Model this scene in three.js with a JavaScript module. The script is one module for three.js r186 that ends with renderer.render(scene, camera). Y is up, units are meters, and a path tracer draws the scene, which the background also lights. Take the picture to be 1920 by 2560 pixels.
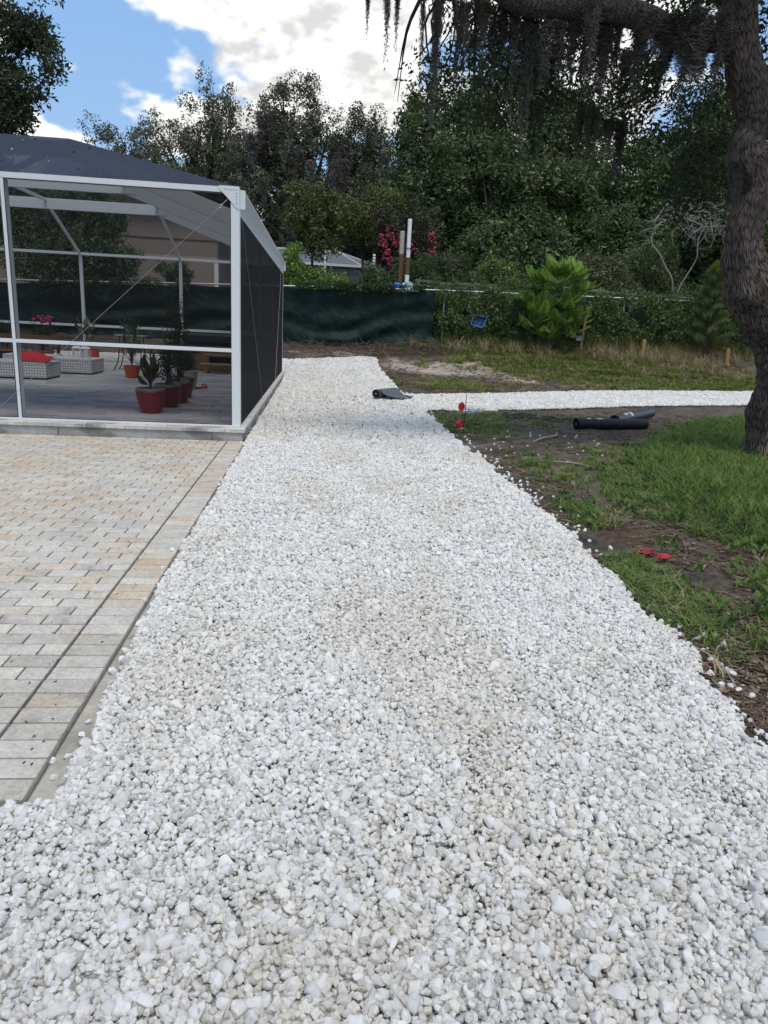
import * as THREE from 'three';
import { mergeGeometries, mergeVertices, toCreasedNormals } from 'three/addons/utils/BufferGeometryUtils.js';
import { createNoise3D } from 'simplex-noise';

// ---------------------------------------------------------------- random and noise
function rng(seed) { let s = seed | 0; return () => { s = (s + 0x6d2b79f5) | 0; let t = Math.imul(s ^ (s >>> 15), 1 | s); t = (t + Math.imul(t ^ (t >>> 7), 61 | t)) ^ t; return ((t ^ (t >>> 14)) >>> 0) / 4294967296; }; }
const n3 = createNoise3D(rng(7)), V = (x, y, z) => new THREE.Vector3(x, y, z);
const fbm = (x, y, z, o = 4) => { let s = 0, a = 0.5; for (let i = 0; i < o; i++, a *= 0.5, x = x * 2.03 + 7.1, y = y * 2.03 + 3.7, z = z * 2.03 + 1.3) s += a * n3(x, y, z); return s; };
const clamp = THREE.MathUtils.clamp, lerp = THREE.MathUtils.lerp, sstep = (a, b, x) => { const t = clamp((x - a) / (b - a), 0, 1); return t * t * (3 - 2 * t); };

// ---------------------------------------------------------------- camera
const scene = new THREE.Scene();
const camera = new THREE.PerspectiveCamera(71.62, 768 / 1024, 0.05, 900);
camera.position.set(0, 1.45, 0);
{
  const pitch = 0.257, yaw = 0.1011, roll = 0.0506;                    // looking down, turned right, tilted
  const f = V(Math.sin(yaw) * Math.cos(pitch), -Math.sin(pitch), -Math.cos(yaw) * Math.cos(pitch)), r = V(Math.cos(yaw), 0, Math.sin(yaw)), u = r.clone().cross(f);
  camera.up.copy(r).multiplyScalar(-Math.sin(roll)).addScaledVector(u, Math.cos(roll));
  camera.lookAt(camera.position.clone().add(f));
}

// ---------------------------------------------------------------- sky: blue air with cumulus
const SKY_W = 4096, SKY_H = 2048, skyData = new Float32Array(SKY_W * SKY_H * 4);
{
  // cumulus heaps: azimuth (degrees right of the path), elevation, widths, weight
  const heaps = [[0, 20, 8.5, 4.5, 0.5], [-9.4, 20.5, 3.2, 1.9, 0.5], [-10.4, 16.4, 1.7, 1.6, 0.5], [-8.5, 13.2, 2.6, 1.7, 0.42], [2, 15, 4.5, 3, 0.5], [-14.6, 14.7, 1.5, 0.8, 0.42], [-16.5, 15.8, 1.0, 1.2, 0.2], [-19.8, 11.2, 1.7, 1.3, 0.55], [20, 14, 9, 4, 0.4],
    [-19, 19.5, 2.2, 2, 0.2], [-16.6, 18.2, 3.4, 3.2, -0.6], [7.6, 16.8, 1.3, 1.6, -0.55], [-12.8, 12.2, 2.2, 1.4, -0.35], [-17, 12.6, 1.8, 1, -0.3], [4.4, 22.2, 0.8, 0.9, -0.5]];
  for (let j = 0; j < SKY_H; j++) {
    const el = ((j + 0.5) / SKY_H - 0.5) * Math.PI, sy = Math.sin(el), cy = Math.cos(el), e = THREE.MathUtils.radToDeg(el);
    for (let i = 0; i < SKY_W; i++) {
      const o = (j * SKY_W + i) * 4;
      skyData[o + 3] = 1;
      if (e < -3) { skyData[o] = 0.3; skyData[o + 1] = 0.32; skyData[o + 2] = 0.33; continue; }
      const az = ((i + 0.5) / SKY_W - 0.5) * 2 * Math.PI, dx = Math.cos(az) * cy, dz = Math.sin(az) * cy;
      const a = THREE.MathUtils.radToDeg(Math.atan2(dx, -dz));
      const t = Math.pow(clamp(sy, 0, 1), 0.55), h = Math.exp(-Math.max(sy, 0) * 7);
      let r = lerp(0.235, 0.1, t) + 0.17 * h, g = lerp(0.39, 0.23, t) + 0.13 * h, b = lerp(0.6, 0.48, t) + 0.02 * h;
      // cloud field on the sphere, flattened towards the horizon
      const kx = dx * 5.2, ky = sy * 9.5, kz = dz * 5.2;
      let f = fbm(kx + 3.1, ky, kz, 6) * 0.9 + 0.24;
      for (const [ha, he, wa, we, w] of heaps) { const qa = (a - ha) / wa, qe = (e - he) / we, q = qa * qa + qe * qe; if (q < 9) f += w * Math.exp(-q); }
      const body = sstep(0.2, 0.5, f + 0.16 * fbm(kx * 4, ky * 4, kz * 4, 3));
      if (body > 0) {
        const shade = clamp(0.7 + 0.5 * fbm(kx * 2.1 + 9, ky * 2.1 - 1.2, kz * 2.1, 6) + 0.22 * fbm(kx * 7, ky * 7, kz * 7, 3) - 0.07 * sstep(0.5, 1.1, f), 0.48, 0.96), veil = body * 0.97;
        r = lerp(r, shade * 1.01, veil); g = lerp(g, shade, veil); b = lerp(b, shade * 0.97, veil);
      }
      skyData[o] = r; skyData[o + 1] = g; skyData[o + 2] = b;
    }
  }
}
const sky = new THREE.DataTexture(skyData, SKY_W, SKY_H, THREE.RGBAFormat, THREE.FloatType);
sky.mapping = THREE.EquirectangularReflectionMapping; sky.magFilter = THREE.LinearFilter; sky.needsUpdate = true;
scene.background = sky; scene.environment = sky;
scene.backgroundIntensity = scene.environmentIntensity = 1.0;

// ---------------------------------------------------------------- sun behind cloud: weak and very soft
const sun = new THREE.DirectionalLight(new THREE.Color(1, 0.91, 0.78), 1.5);
sun.position.set(6, 50, 8); sun.target.position.set(0, 0, -12); sun.shadow.radius = 36; sun.castShadow = true;
Object.assign(sun.shadow.camera, { left: -40, right: 40, top: 40, bottom: -40, near: 1, far: 140 }); sun.shadow.mapSize.set(4096, 4096);
scene.add(sun, sun.target);
const renderer = new THREE.WebGLRenderer({ antialias: true });
renderer.toneMapping = THREE.LinearToneMapping; renderer.toneMappingExposure = 1.6; renderer.shadowMap.enabled = true;

// ---------------------------------------------------------------- helpers: naming
const taken = new Map();
function numbered(n) { const k = taken.get(n) ?? 0; taken.set(n, k + 1); return k ? n + '_' + String(k).padStart(3, '0') : n; }
function tag(o, label, category, group) { o.userData.label = label; if (category) o.userData.category = category; if (group) o.userData.group = group; return o; }
function thing(name, label, category, pos = [0, 0, 0], turn = 0, group) { const o = new THREE.Group(); o.name = numbered(name); scene.add(o); o.position.set(...pos); o.rotation.y = turn; return tag(o, label, category, group); }
function part(name, geos, mat, parent) { const g = Array.isArray(geos) ? (geos.length > 1 ? mergeGeometries(geos.map(plain)) : geos[0]) : geos; const m = new THREE.Mesh(g, mat); m.name = name; m.castShadow = m.receiveShadow = true; parent.add(m); return m; }
function struct(name, geos, mat) { const m = part(name, geos, mat, scene); m.userData.kind = 'structure'; return m; }
function plain(g) { const q = g.index ? g.toNonIndexed() : g; for (const k of Object.keys(q.attributes)) if (!['position', 'normal', 'uv', 'color'].includes(k)) q.deleteAttribute(k); return q; }

// ---------------------------------------------------------------- helpers: geometry
function tris(pos, uv, smooth) { const g = new THREE.BufferGeometry(); g.setAttribute('position', new THREE.Float32BufferAttribute(pos, 3)); g.setAttribute('uv', new THREE.Float32BufferAttribute(uv ?? new Float32Array(pos.length / 3 * 2), 2)); g.computeVertexNormals(); return g; }
// chamfered box, centred, uv in metres
function bx(w, h, d, x = 0, y = 0, z = 0, c = 0.004) {
  const a = w / 2, b = h / 2, e = d / 2; c = Math.min(c, a * 0.45, b * 0.45, e * 0.45);
  const P = [], q = (A, B, C, D) => P.push(...A, ...B, ...C, ...A, ...C, ...D), t = (A, B, C) => P.push(...A, ...B, ...C);
  const X = (s, v, u) => [s * a, v * (b - c), u * (e - c)], Y = (v, s, u) => [v * (a - c), s * b, u * (e - c)], Z = (v, u, s) => [v * (a - c), u * (b - c), s * e];
  q(X(1, -1, 1), X(1, -1, -1), X(1, 1, -1), X(1, 1, 1)); q(X(-1, -1, -1), X(-1, -1, 1), X(-1, 1, 1), X(-1, 1, -1));
  q(Y(-1, 1, 1), Y(1, 1, 1), Y(1, 1, -1), Y(-1, 1, -1)); q(Y(-1, -1, -1), Y(1, -1, -1), Y(1, -1, 1), Y(-1, -1, 1));
  q(Z(-1, -1, 1), Z(1, -1, 1), Z(1, 1, 1), Z(-1, 1, 1)); q(Z(1, -1, -1), Z(-1, -1, -1), Z(-1, 1, -1), Z(1, 1, -1));
  for (const s of [-1, 1]) for (const u of [-1, 1]) {
    const f = (A, B, C, D, flip) => flip ? q(A, D, C, B) : q(A, B, C, D);
    f(X(s, u, -1), Y(s, u, -1), Y(s, u, 1), X(s, u, 1), s * u < 0); f(Y(-1, s, u), Z(-1, s, u), Z(1, s, u), Y(1, s, u), s * u < 0); f(X(s, -1, u), X(s, 1, u), Z(s, 1, u), Z(s, -1, u), s * u < 0);
    for (const v of [-1, 1]) s * u * v > 0 ? t(X(s, u, v), Y(s, u, v), Z(s, u, v)) : t(X(s, u, v), Z(s, u, v), Y(s, u, v));
  }
  const g = tris(P), n = g.attributes.normal, p = g.attributes.position, uv = g.attributes.uv;
  for (let i = 0; i < p.count; i++) { const nx = Math.abs(n.getX(i)), ny = Math.abs(n.getY(i)), nz = Math.abs(n.getZ(i)); if (ny >= nx && ny >= nz) uv.setXY(i, p.getX(i) + x, p.getZ(i) + z); else if (nx >= nz) uv.setXY(i, p.getZ(i) + z, p.getY(i) + y); else uv.setXY(i, p.getX(i) + x, p.getY(i) + y); }
  return g.translate(x, y, z);
}
// square bar from A to B, width w across and height h upright
function bar(A, B, w, h, c = 0.003) {
  const a = V(...A), b = V(...B), d = b.clone().sub(a), L = d.length(), g = bx(w, h, L, 0, 0, 0, c), zA = d.normalize(), up = Math.abs(zA.y) > 0.95 ? V(0, 0, 1) : V(0, 1, 0), xA = up.clone().cross(zA).normalize(), yA = zA.clone().cross(xA);
  return g.applyMatrix4(new THREE.Matrix4().makeBasis(xA, yA, zA).setPosition(a.add(b).multiplyScalar(0.5)));
}
function cyl(A, B, r1, r2 = r1, n = 10) { const a = V(...A), b = V(...B), d = b.clone().sub(a), g = new THREE.CylinderGeometry(r2, r1, d.length(), n, 1); return g.applyQuaternion(new THREE.Quaternion().setFromUnitVectors(V(0, 1, 0), d.clone().normalize())).translate((A[0] + B[0]) / 2, (A[1] + B[1]) / 2, (A[2] + B[2]) / 2); }
// tapered tube along points [x, y, z, r]; wob adds bark unevenness; uv in metres
function limb(pts, seg = 24, round = 10, wob = 0, caps = false) {
  const curve = new THREE.CatmullRomCurve3(pts.map((p) => V(p[0], p[1], p[2])), false, 'centripetal'), P = [], U = [], I = [];
  let side = V(1, 0, 0.31), prev = null, run = 0;
  for (let i = 0; i <= seg; i++) {
    const t = i / seg, c = curve.getPoint(t), d = curve.getTangent(t), k = t * (pts.length - 1), j = Math.min(pts.length - 2, Math.floor(k)), r = lerp(pts[j][3], pts[j + 1][3], sstep(0, 1, k - j));
    if (prev) run += c.distanceTo(prev); prev = c;
    side = side.clone().addScaledVector(d, -side.dot(d)).normalize(); const up = d.clone().cross(side);
    for (let s = 0; s <= round; s++) {
      const a = (s % round) / round * Math.PI * 2, v = side.clone().multiplyScalar(Math.cos(a)).addScaledVector(up, Math.sin(a));
      const q = wob ? r * (1 + wob * fbm(c.x * 2.2 + v.x * 1.1, c.y * 1.6, c.z * 2.2 + v.z * 1.1, 3)) : r;
      P.push(c.x + v.x * q, c.y + v.y * q, c.z + v.z * q); U.push(s / round * Math.PI * 2 * Math.max(0.02, pts[0][3]), run);
      if (i < seg && s < round) { const o = i * (round + 1) + s; I.push(o, o + 1, o + round + 1, o + 1, o + round + 2, o + round + 1); }
    }
  }
  if (caps) for (const e of [0, seg]) { const c = curve.getPoint(e / seg), o = P.length / 3; P.push(c.x, c.y, c.z); U.push(0, 0); for (let s = 0; s < round; s++) { const q = e * (round + 1) + s; e ? I.push(o, q, q + 1) : I.push(o, q + 1, q); } }
  const g = new THREE.BufferGeometry(); g.setAttribute('position', new THREE.Float32BufferAttribute(P, 3)); g.setAttribute('uv', new THREE.Float32BufferAttribute(U, 2)); g.setIndex(I); g.computeVertexNormals(); return g;
}
function lathe(pts, n = 28) { return new THREE.LatheGeometry(pts.map(([r, y]) => new THREE.Vector2(r, y)), n); }
function quad(A, B, C, D) { return tris([...A, ...B, ...C, ...A, ...C, ...D], [0, 0, 1, 0, 1, 1, 0, 0, 1, 1, 0, 1]); }
// many copies of one geometry in a single object: list of {p, q, s, c}
const M4 = new THREE.Matrix4();
function copies(name, geo, mat, list, parent, stuff = true) {
  const m = new THREE.InstancedMesh(geo, mat, list.length); m.name = name; m.castShadow = m.receiveShadow = true;
  list.forEach((k, i) => { m.setMatrixAt(i, M4.compose(k.p, k.q, k.s)); if (k.c) m.setColorAt(i, k.c); });
  if (stuff) m.userData.kind = 'stuff'; parent.add(m); return m;
}
const turnY = (a) => new THREE.Quaternion().setFromAxisAngle(V(0, 1, 0), a);
const anyTurn = (R) => new THREE.Quaternion().setFromEuler(new THREE.Euler(R() * 6.283, R() * 6.283, R() * 6.283));
const lin = (r, g, b) => new THREE.Color().setRGB(r, g, b);

// ---------------------------------------------------------------- textures (tileable noise) and materials
function tile(n, per, oct, seed) {                                       // tileable value noise, 0..1
  const out = new Float32Array(n * n), R = rng(seed); let amp = 1, sum = 0;
  for (let o = 0, p = per; o < oct; o++, p *= 2, amp *= 0.55) {
    const L = Float32Array.from({ length: p * p }, () => R()); sum += amp;
    for (let j = 0; j < n; j++) for (let i = 0; i < n; i++) {
      const x = i / n * p, y = j / n * p, x0 = Math.floor(x), y0 = Math.floor(y), fx = x - x0, fy = y - y0, u = fx * fx * (3 - 2 * fx), v = fy * fy * (3 - 2 * fy), x1 = (x0 + 1) % p, y1 = (y0 + 1) % p;
      out[j * n + i] += amp * lerp(lerp(L[y0 * p + x0], L[y0 * p + x1], u), lerp(L[y1 * p + x0], L[y1 * p + x1], u), v);
    }
  }
  for (let i = 0; i < out.length; i++) out[i] /= sum;
  return out;
}
function tex(w, h, f, srgb, repeat) {
  const d = new Uint8Array(w * h * 4);
  for (let j = 0, o = 0; j < h; j++) for (let i = 0; i < w; i++, o += 4) { const c = f(i, j); d[o] = clamp(c[0] * 255, 0, 255); d[o + 1] = clamp(c[1] * 255, 0, 255); d[o + 2] = clamp(c[2] * 255, 0, 255); d[o + 3] = 255; }
  const t = new THREE.DataTexture(d, w, h); t.wrapS = t.wrapT = THREE.RepeatWrapping; t.magFilter = THREE.LinearFilter; t.minFilter = THREE.LinearMipmapLinearFilter; t.generateMipmaps = true;
  if (srgb) t.colorSpace = THREE.SRGBColorSpace; if (repeat) t.repeat.set(...repeat); t.needsUpdate = true; return t;
}
const enc = (v) => v <= 0.0031308 ? v * 12.92 : 1.055 * Math.pow(v, 1 / 2.4) - 0.055, rgb = (r, g, b) => [enc(r), enc(g), enc(b)];
const NA = tile(512, 4, 7, 11), NB = tile(512, 16, 5, 23), NC = tile(512, 3, 5, 37), ND = tile(512, 64, 3, 51);
const at = (N, i, j) => N[(((j % 512) + 512) % 512) * 512 + (((i % 512) + 512) % 512)];
const grain = tex(512, 512, (i, j) => { const v = 0.5 * at(NB, i, j) + 0.5 * at(ND, i, j); return [v, v, v]; }, false, [3, 3]);
const std = (c, rough = 0.8, o = {}) => new THREE.MeshStandardMaterial({ color: Array.isArray(c) ? lin(...c) : c, roughness: rough, ...o });
const phy = (c, rough = 0.8, o = {}) => new THREE.MeshPhysicalMaterial({ color: Array.isArray(c) ? lin(...c) : c, roughness: rough, ...o });

// cast concrete pavers: sand grain, weather blotches, rust and tan stains
const paverMap = tex(1024, 1024, (i, j) => {
  const a = at(NA, i, j), s = at(NB, i * 2, j * 2), g = at(ND, i, j), st = sstep(0.56, 0.72, at(NC, i, j) * 0.7 + at(NA, i + 200, j + 77) * 0.3), dk = sstep(0.6, 0.75, at(NA, j + 100, i + 31));
  const v = 0.47 + 0.20 * (a - 0.5) + 0.12 * (s - 0.5) + 0.24 * (g - 0.5);
  return rgb(lerp(v, v * 1.0, st) * (1 - 0.28 * dk), lerp(v * 0.945, v * 0.87, st) * (1 - 0.28 * dk), lerp(v * 0.845, v * 0.69, st) * (1 - 0.27 * dk));
}, true, [1 / 1.3, 1 / 1.3]);
const paverMats = [[1.04, 1.04, 1.03], [0.97, 0.97, 0.96], [1.06, 1.0, 0.91], [1.0, 0.98, 0.95], [1.0, 0.9, 0.78], [0.88, 0.87, 0.84], [1.12, 1.11, 1.08], [1.02, 1.01, 0.99]].map((c, k) => { const m = paverMap.clone(); m.offset.set(k * 0.37, k * 0.61); m.rotation = k % 2 ? Math.PI / 2 : 0; return std(c, 0.9, { map: m, bumpMap: grain, bumpScale: 0.0022 }); });
const deckMap = tex(512, 512, (i, j) => {                                  // tumbled grey pavers with drawn-out pale and dark clouds
  const a = at(NA, i, j * 3), b = at(NC, i, j * 4), g = at(ND, i, j), v = 0.30 + 0.34 * (a - 0.5) + 0.16 * (b - 0.5) + 0.1 * (g - 0.5);
  return rgb(v * 1.0, v * 0.985, v * 0.985);
}, true, [1 / 2.2, 1 / 2.2]);
const deckMats = [0.9, 1, 1.06, 0.82, 1.14].map((k, n) => { const m = deckMap.clone(); m.offset.set(n * 0.23, n * 0.41); return std([k * 1.25, k * 1.25, k * 1.28], 0.8, { map: m, bumpMap: grain, bumpScale: 0.001 }); });
const concreteMap = tex(512, 512, (i, j) => {
  const a = at(NA, i, j), b = at(NC, i, j * 2), g = at(ND, i, j), d = sstep(0.52, 0.68, at(NA, i + 50, j + 130)), v = (0.34 + 0.22 * (a - 0.5) + 0.2 * (b - 0.5) + 0.14 * (g - 0.5)) * (1 - 0.4 * d);
  return rgb(v, v * 0.985, v * 0.93);
}, true, [0.8, 0.8]);
const concrete = std([1, 1, 1], 0.92, { map: concreteMap, bumpMap: grain, bumpScale: 0.002 }), toeConcrete = std([0.95, 0.89, 0.78], 0.95, { map: concreteMap, bumpMap: grain, bumpScale: 0.003 });
const copingMats = [[1.5, 1.46, 1.42], [1.35, 1.3, 1.27], [1.55, 1.46, 1.4], [1.42, 1.4, 1.38]].map((c) => std(c, 0.88, { map: concreteMap, bumpMap: grain, bumpScale: 0.0015 }));
const jointSand = std([0.075, 0.058, 0.042], 1, { bumpMap: grain, bumpScale: 0.003 });
const whiteAlu = std([0.66, 0.69, 0.7], 0.42), steel = std([0.42, 0.42, 0.42], 0.45, { metalness: 0.8 }), galvanised = std([0.55, 0.57, 0.58], 0.5, { metalness: 0.35 });
const screenAt = (c, o) => phy(c, 0.9, { transparent: true, opacity: o, side: THREE.DoubleSide, specularIntensity: 0.15 });
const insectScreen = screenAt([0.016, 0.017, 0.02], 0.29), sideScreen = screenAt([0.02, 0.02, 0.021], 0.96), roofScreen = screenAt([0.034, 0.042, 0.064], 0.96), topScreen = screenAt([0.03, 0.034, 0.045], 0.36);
const splineRubber = std([0.02, 0.02, 0.022], 0.8);
// plated oak bark: long jittered cells parted by furrows, tileable
const bark = (() => {
  const w = 512, h = 1024, cx = 19, cy = 9, R = rng(71), J = Array.from({ length: cx * cy }, () => [R() * 0.9, R() * 0.9, R()]), F = new Float32Array(w * h), T = new Float32Array(w * h);
  for (let j = 0; j < h; j++) for (let i = 0; i < w; i++) {
    const x = i / w * cx + 1.5 * (at(NA, i, j >> 1) - 0.5), y = j / h * cy + 1.2 * (at(NC, i + 60, j >> 1) - 0.5), x0 = Math.floor(x), y0 = Math.floor(y); let d1 = 9, d2 = 9, id = 0;
    for (let b = -1; b <= 1; b++) for (let a = -1; a <= 1; a++) { const c = (((y0 + b) % cy + cy) % cy) * cx + ((x0 + a) % cx + cx) % cx, q = Math.hypot(x0 + a + J[c][0] - x, (y0 + b + J[c][1] - y) * 0.9); if (q < d1) { d2 = d1; d1 = q; id = c; } else if (q < d2) d2 = q; }
    F[j * w + i] = sstep(0.02, 0.34, d2 - d1 + 0.2 * (at(NB, i * 2, j) - 0.5)); T[j * w + i] = J[id][2];
  }
  return { F, T };
})();
const barkMap = (hue) => tex(512, 1024, (i, j) => {
  const k = bark.F[j * 512 + i], t = bark.T[j * 512 + i], lich = sstep(0.55, 0.68, at(NA, i + 300, j + 40)) * k, v = 0.014 + k * (0.055 + 0.06 * t + 0.1 * (at(ND, i, j) - 0.4));
  return rgb(lerp(v * hue[0], v * 1.3, lich * 0.6), lerp(v * hue[1], v * 1.3, lich * 0.6), lerp(v * hue[2], v * 1.2, lich * 0.6));
}, true, [1.5, 0.85]);
const barkBump = tex(512, 1024, (i, j) => { const v = 0.8 * bark.F[j * 512 + i] + 0.2 * at(ND, i, j); return [v, v, v]; }, false, [1.5, 0.85]);
const oakBark = std([1, 1, 1], 0.95, { map: barkMap([1.25, 0.97, 0.8]), bumpMap: barkBump, bumpScale: 0.03 }), limbBark = (() => { const m = barkMap([1.1, 0.95, 0.82]), b = barkBump.clone(); m.repeat.set(2.6, 1.9); b.repeat.set(2.6, 1.9); return std([0.75, 0.75, 0.75], 0.95, { map: m, bumpMap: b, bumpScale: 0.02 }); })(), darkBark = std([0.055, 0.045, 0.036], 0.95, { bumpMap: grain, bumpScale: 0.02 }), greyBark = std([0.2, 0.19, 0.17], 0.95, { bumpMap: grain, bumpScale: 0.01 }), deadWood = std([0.26, 0.245, 0.225], 0.9);
const woodMap = (c, s = 1) => tex(512, 512, (i, j) => { const a = at(NB, i >> 3, j * 2), b = at(NA, i >> 2, j), k = at(ND, i >> 2, j * 2), v = 1 + 0.5 * (a - 0.5) + 0.4 * (b - 0.5) + 0.3 * (k - 0.5); return rgb(c[0] * v, c[1] * v, c[2] * v); }, true, [s, s]);
const tubWood = std([1, 1, 1], 0.7, { map: woodMap([0.2, 0.125, 0.055]) }), stepWood = std([1, 1, 1], 0.65, { map: woodMap([0.3, 0.2, 0.1]) }), benchWood = std([1, 1, 1], 0.7, { map: woodMap([0.14, 0.07, 0.038]) }), greyTimber = std([1, 1, 1], 0.95, { map: woodMap([0.16, 0.145, 0.125]), bumpMap: grain, bumpScale: 0.004 }), stakeWood = std([1, 1, 1], 0.9, { map: woodMap([0.3, 0.17, 0.07]) }), brownPaint = std([0.13, 0.06, 0.032], 0.8, { bumpMap: grain, bumpScale: 0.003 }), whitePaint = std([0.72, 0.73, 0.73], 0.6, { bumpMap: grain, bumpScale: 0.002 }), greyPaint = std([0.38, 0.37, 0.34], 0.8, { bumpMap: grain, bumpScale: 0.004 });
const fabricMap = tex(512, 512, (i, j) => {                               // knitted privacy cloth with drip streaks and mud
  const s = sstep(0.62, 0.8, at(NB, i * 2, j >> 4)), a = at(NA, i, j), g = at(ND, i * 2, j * 2), v = 0.8 + 0.4 * (a - 0.5) + 0.3 * (g - 0.5);
  return rgb(0.0075 * v + 0.012 * s, 0.0235 * v + 0.018 * s, 0.0225 * v + 0.016 * s);
}, true, [0.35, 0.35]);
const privacyCloth = phy([0.75, 0.95, 0.95], 0.6, { specularIntensity: 0.35,  map: fabricMap, bumpMap: grain, bumpScale: 0.002, side: THREE.DoubleSide });
const weaveBump = tex(256, 256, (i, j) => { const u = i / 64 % 1, v = j / 64 % 1, odd = (Math.floor(i / 64) + Math.floor(j / 64)) % 2, e = odd ? Math.sin(u * Math.PI) : Math.sin(v * Math.PI), q = Math.min(1, 6 * Math.min(u, 1 - u, v, 1 - v)), k = q * (0.5 + 0.5 * e); return [k, k, k]; }, false, [5, 5]);
const weaveMap = tex(256, 256, (i, j) => { const u = i / 64 % 1, v = j / 64 % 1, q = Math.min(1, 7 * Math.min(u, 1 - u, v, 1 - v)), k = 0.5 + 0.5 * q + 0.1 * (((Math.floor(i / 64) * 7 + Math.floor(j / 64) * 3) % 4) / 4 - 0.4); return rgb(0.72 * k, 0.73 * k, 0.74 * k); }, true, [5, 5]);
const wicker = std([1, 1, 1], 0.6, { map: weaveMap, bumpMap: weaveBump, bumpScale: 0.012 });
const stucco = std([0.3, 0.245, 0.205], 0.95, { bumpMap: grain, bumpScale: 0.006 }), stuccoTrim = std([0.2, 0.14, 0.105], 0.9);
const blackPlastic = phy([0.012, 0.013, 0.015], 0.55, { specularIntensity: 0.6 }), blackMetal = std([0.012, 0.012, 0.013], 0.5), redGlaze = phy([0.19, 0.004, 0.014], 0.4, { clearcoat: 0.3, clearcoatRoughness: 0.4 }), greyRim = std([0.22, 0.21, 0.19], 0.8), orangePot = std([0.56, 0.085, 0.025], 0.7), creamPot = std([0.42, 0.4, 0.32], 0.7), blueGlaze = phy([0.02, 0.07, 0.1], 0.25, { clearcoat: 0.6 }), redCloth = std([0.5, 0.012, 0.03], 0.85, { bumpMap: grain, bumpScale: 0.003 }), tanCloth = std([0.36, 0.2, 0.12], 0.9), potSoil = std([0.03, 0.02, 0.014], 1);
const redReflector = phy([0.62, 0.006, 0.006], 0.3, { clearcoat: 1, clearcoatRoughness: 0.15 });
const leafMat = (rough = 0.7, t = 0.3) => phy([1, 1, 1], rough, { transmission: t, thickness: 0, side: THREE.DoubleSide, specularIntensity: 0.5 });
const glossLeaf = std([1, 1, 1], 0.52, { side: THREE.DoubleSide }), leaf = leafMat(0.95), wetLeaf = leafMat(0.9, 0.15), dryLeaf = std([1, 1, 1], 0.95, { side: THREE.DoubleSide });

// ---------------------------------------------------------------- terrain: flat yard that climbs to the fence line
function rise(x, z) {
  const z0 = x > 2 ? 16.3 + 0.25 * (Math.min(x, 13) - 2) : 16.3, a = 0.75 + 0.3 * clamp((x - 1) / 4, 0, 1), t = (-z - z0) / (23.5 - z0);
  return t <= 0 ? 0 : t < 1 ? a * t * t : a + 0.12 * (1 - Math.exp(-(t - 1) * 3));
}
const interp = (tab, v) => { for (let i = 0; i < tab.length - 1; i++) if (v <= tab[i + 1][0]) return lerp(tab[i][1], tab[i + 1][1], clamp((v - tab[i][0]) / (tab[i + 1][0] - tab[i][0]), 0, 1)); return tab[tab.length - 1][1]; };
// gravel: main path beside the patio and the screen room, strip behind it, side path to the right
const pathRight = [[0.5, 1.5], [1.2, 1.6], [2.16, 1.69], [2.95, 1.83], [4.05, 1.89], [5.2, 1.94], [7.6, 1.95], [9.2, 1.91], [12.5, 1.93], [13.2, 2.1]], pathFar = [[15.77, 1.91], [18.6, 1.92], [20.4, 1.75], [22.2, 1.75]];
const sideLow = [[2.1, 13.18], [2.68, 13.24], [3.96, 13.66], [5.36, 14.4], [7.2, 15.42], [8.4, 15.92], [10.87, 16.87], [12.5, 17.7], [16, 19.2]], sideUp = [[1.91, 15.77], [2.78, 16.14], [3.83, 16.67], [5.27, 17.63], [7.05, 18.52], [8.92, 19.22], [10.99, 19.81], [13.04, 20.36], [16, 21.3]];
const farEnd = [[-9, 20.9], [-0.88, 21.34], [0.65, 21.9], [1.27, 22.15], [1.75, 22.0]];
function gravelDepth(x, z) {                                              // metres inside the gravel's edge, negative outside
  const d = -z, w = 0.05 * n3(x * 2.3, 0, z * 2.3) + 0.022 * n3(x * 9, 3, z * 9);
  let m = -9;
  if (d < 1.93) m = Math.min(x + 2.2, interp(pathRight, d) - x);
  else if (d < 13.2) m = Math.min(x - (d < 8.68 ? lerp(-0.775, -0.85, sstep(1.95, 3.8, d)) + 0.02 * n3(x, 5, d * 3) : -0.868), interp(pathRight, d) - x + w);
  else if (d < 15.77) m = Math.min(x + 0.868, 3.4 - x);
  if (d >= 13 && d < 22.4) m = Math.max(m, Math.min(d < 19.2 ? x + 0.868 : x + 9, (d < 15.77 ? 3 : interp(pathFar, d)) - x + w, interp(farEnd, x) - d + w));
  if (x > 1.9) m = Math.max(m, Math.min(d - interp(sideLow, x) + w, interp(sideUp, x) - d + w, d < 15.7 ? 9 : x - 1.9 + (d < interp(sideUp, x) ? 1 : 0)));
  return m;
}
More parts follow.
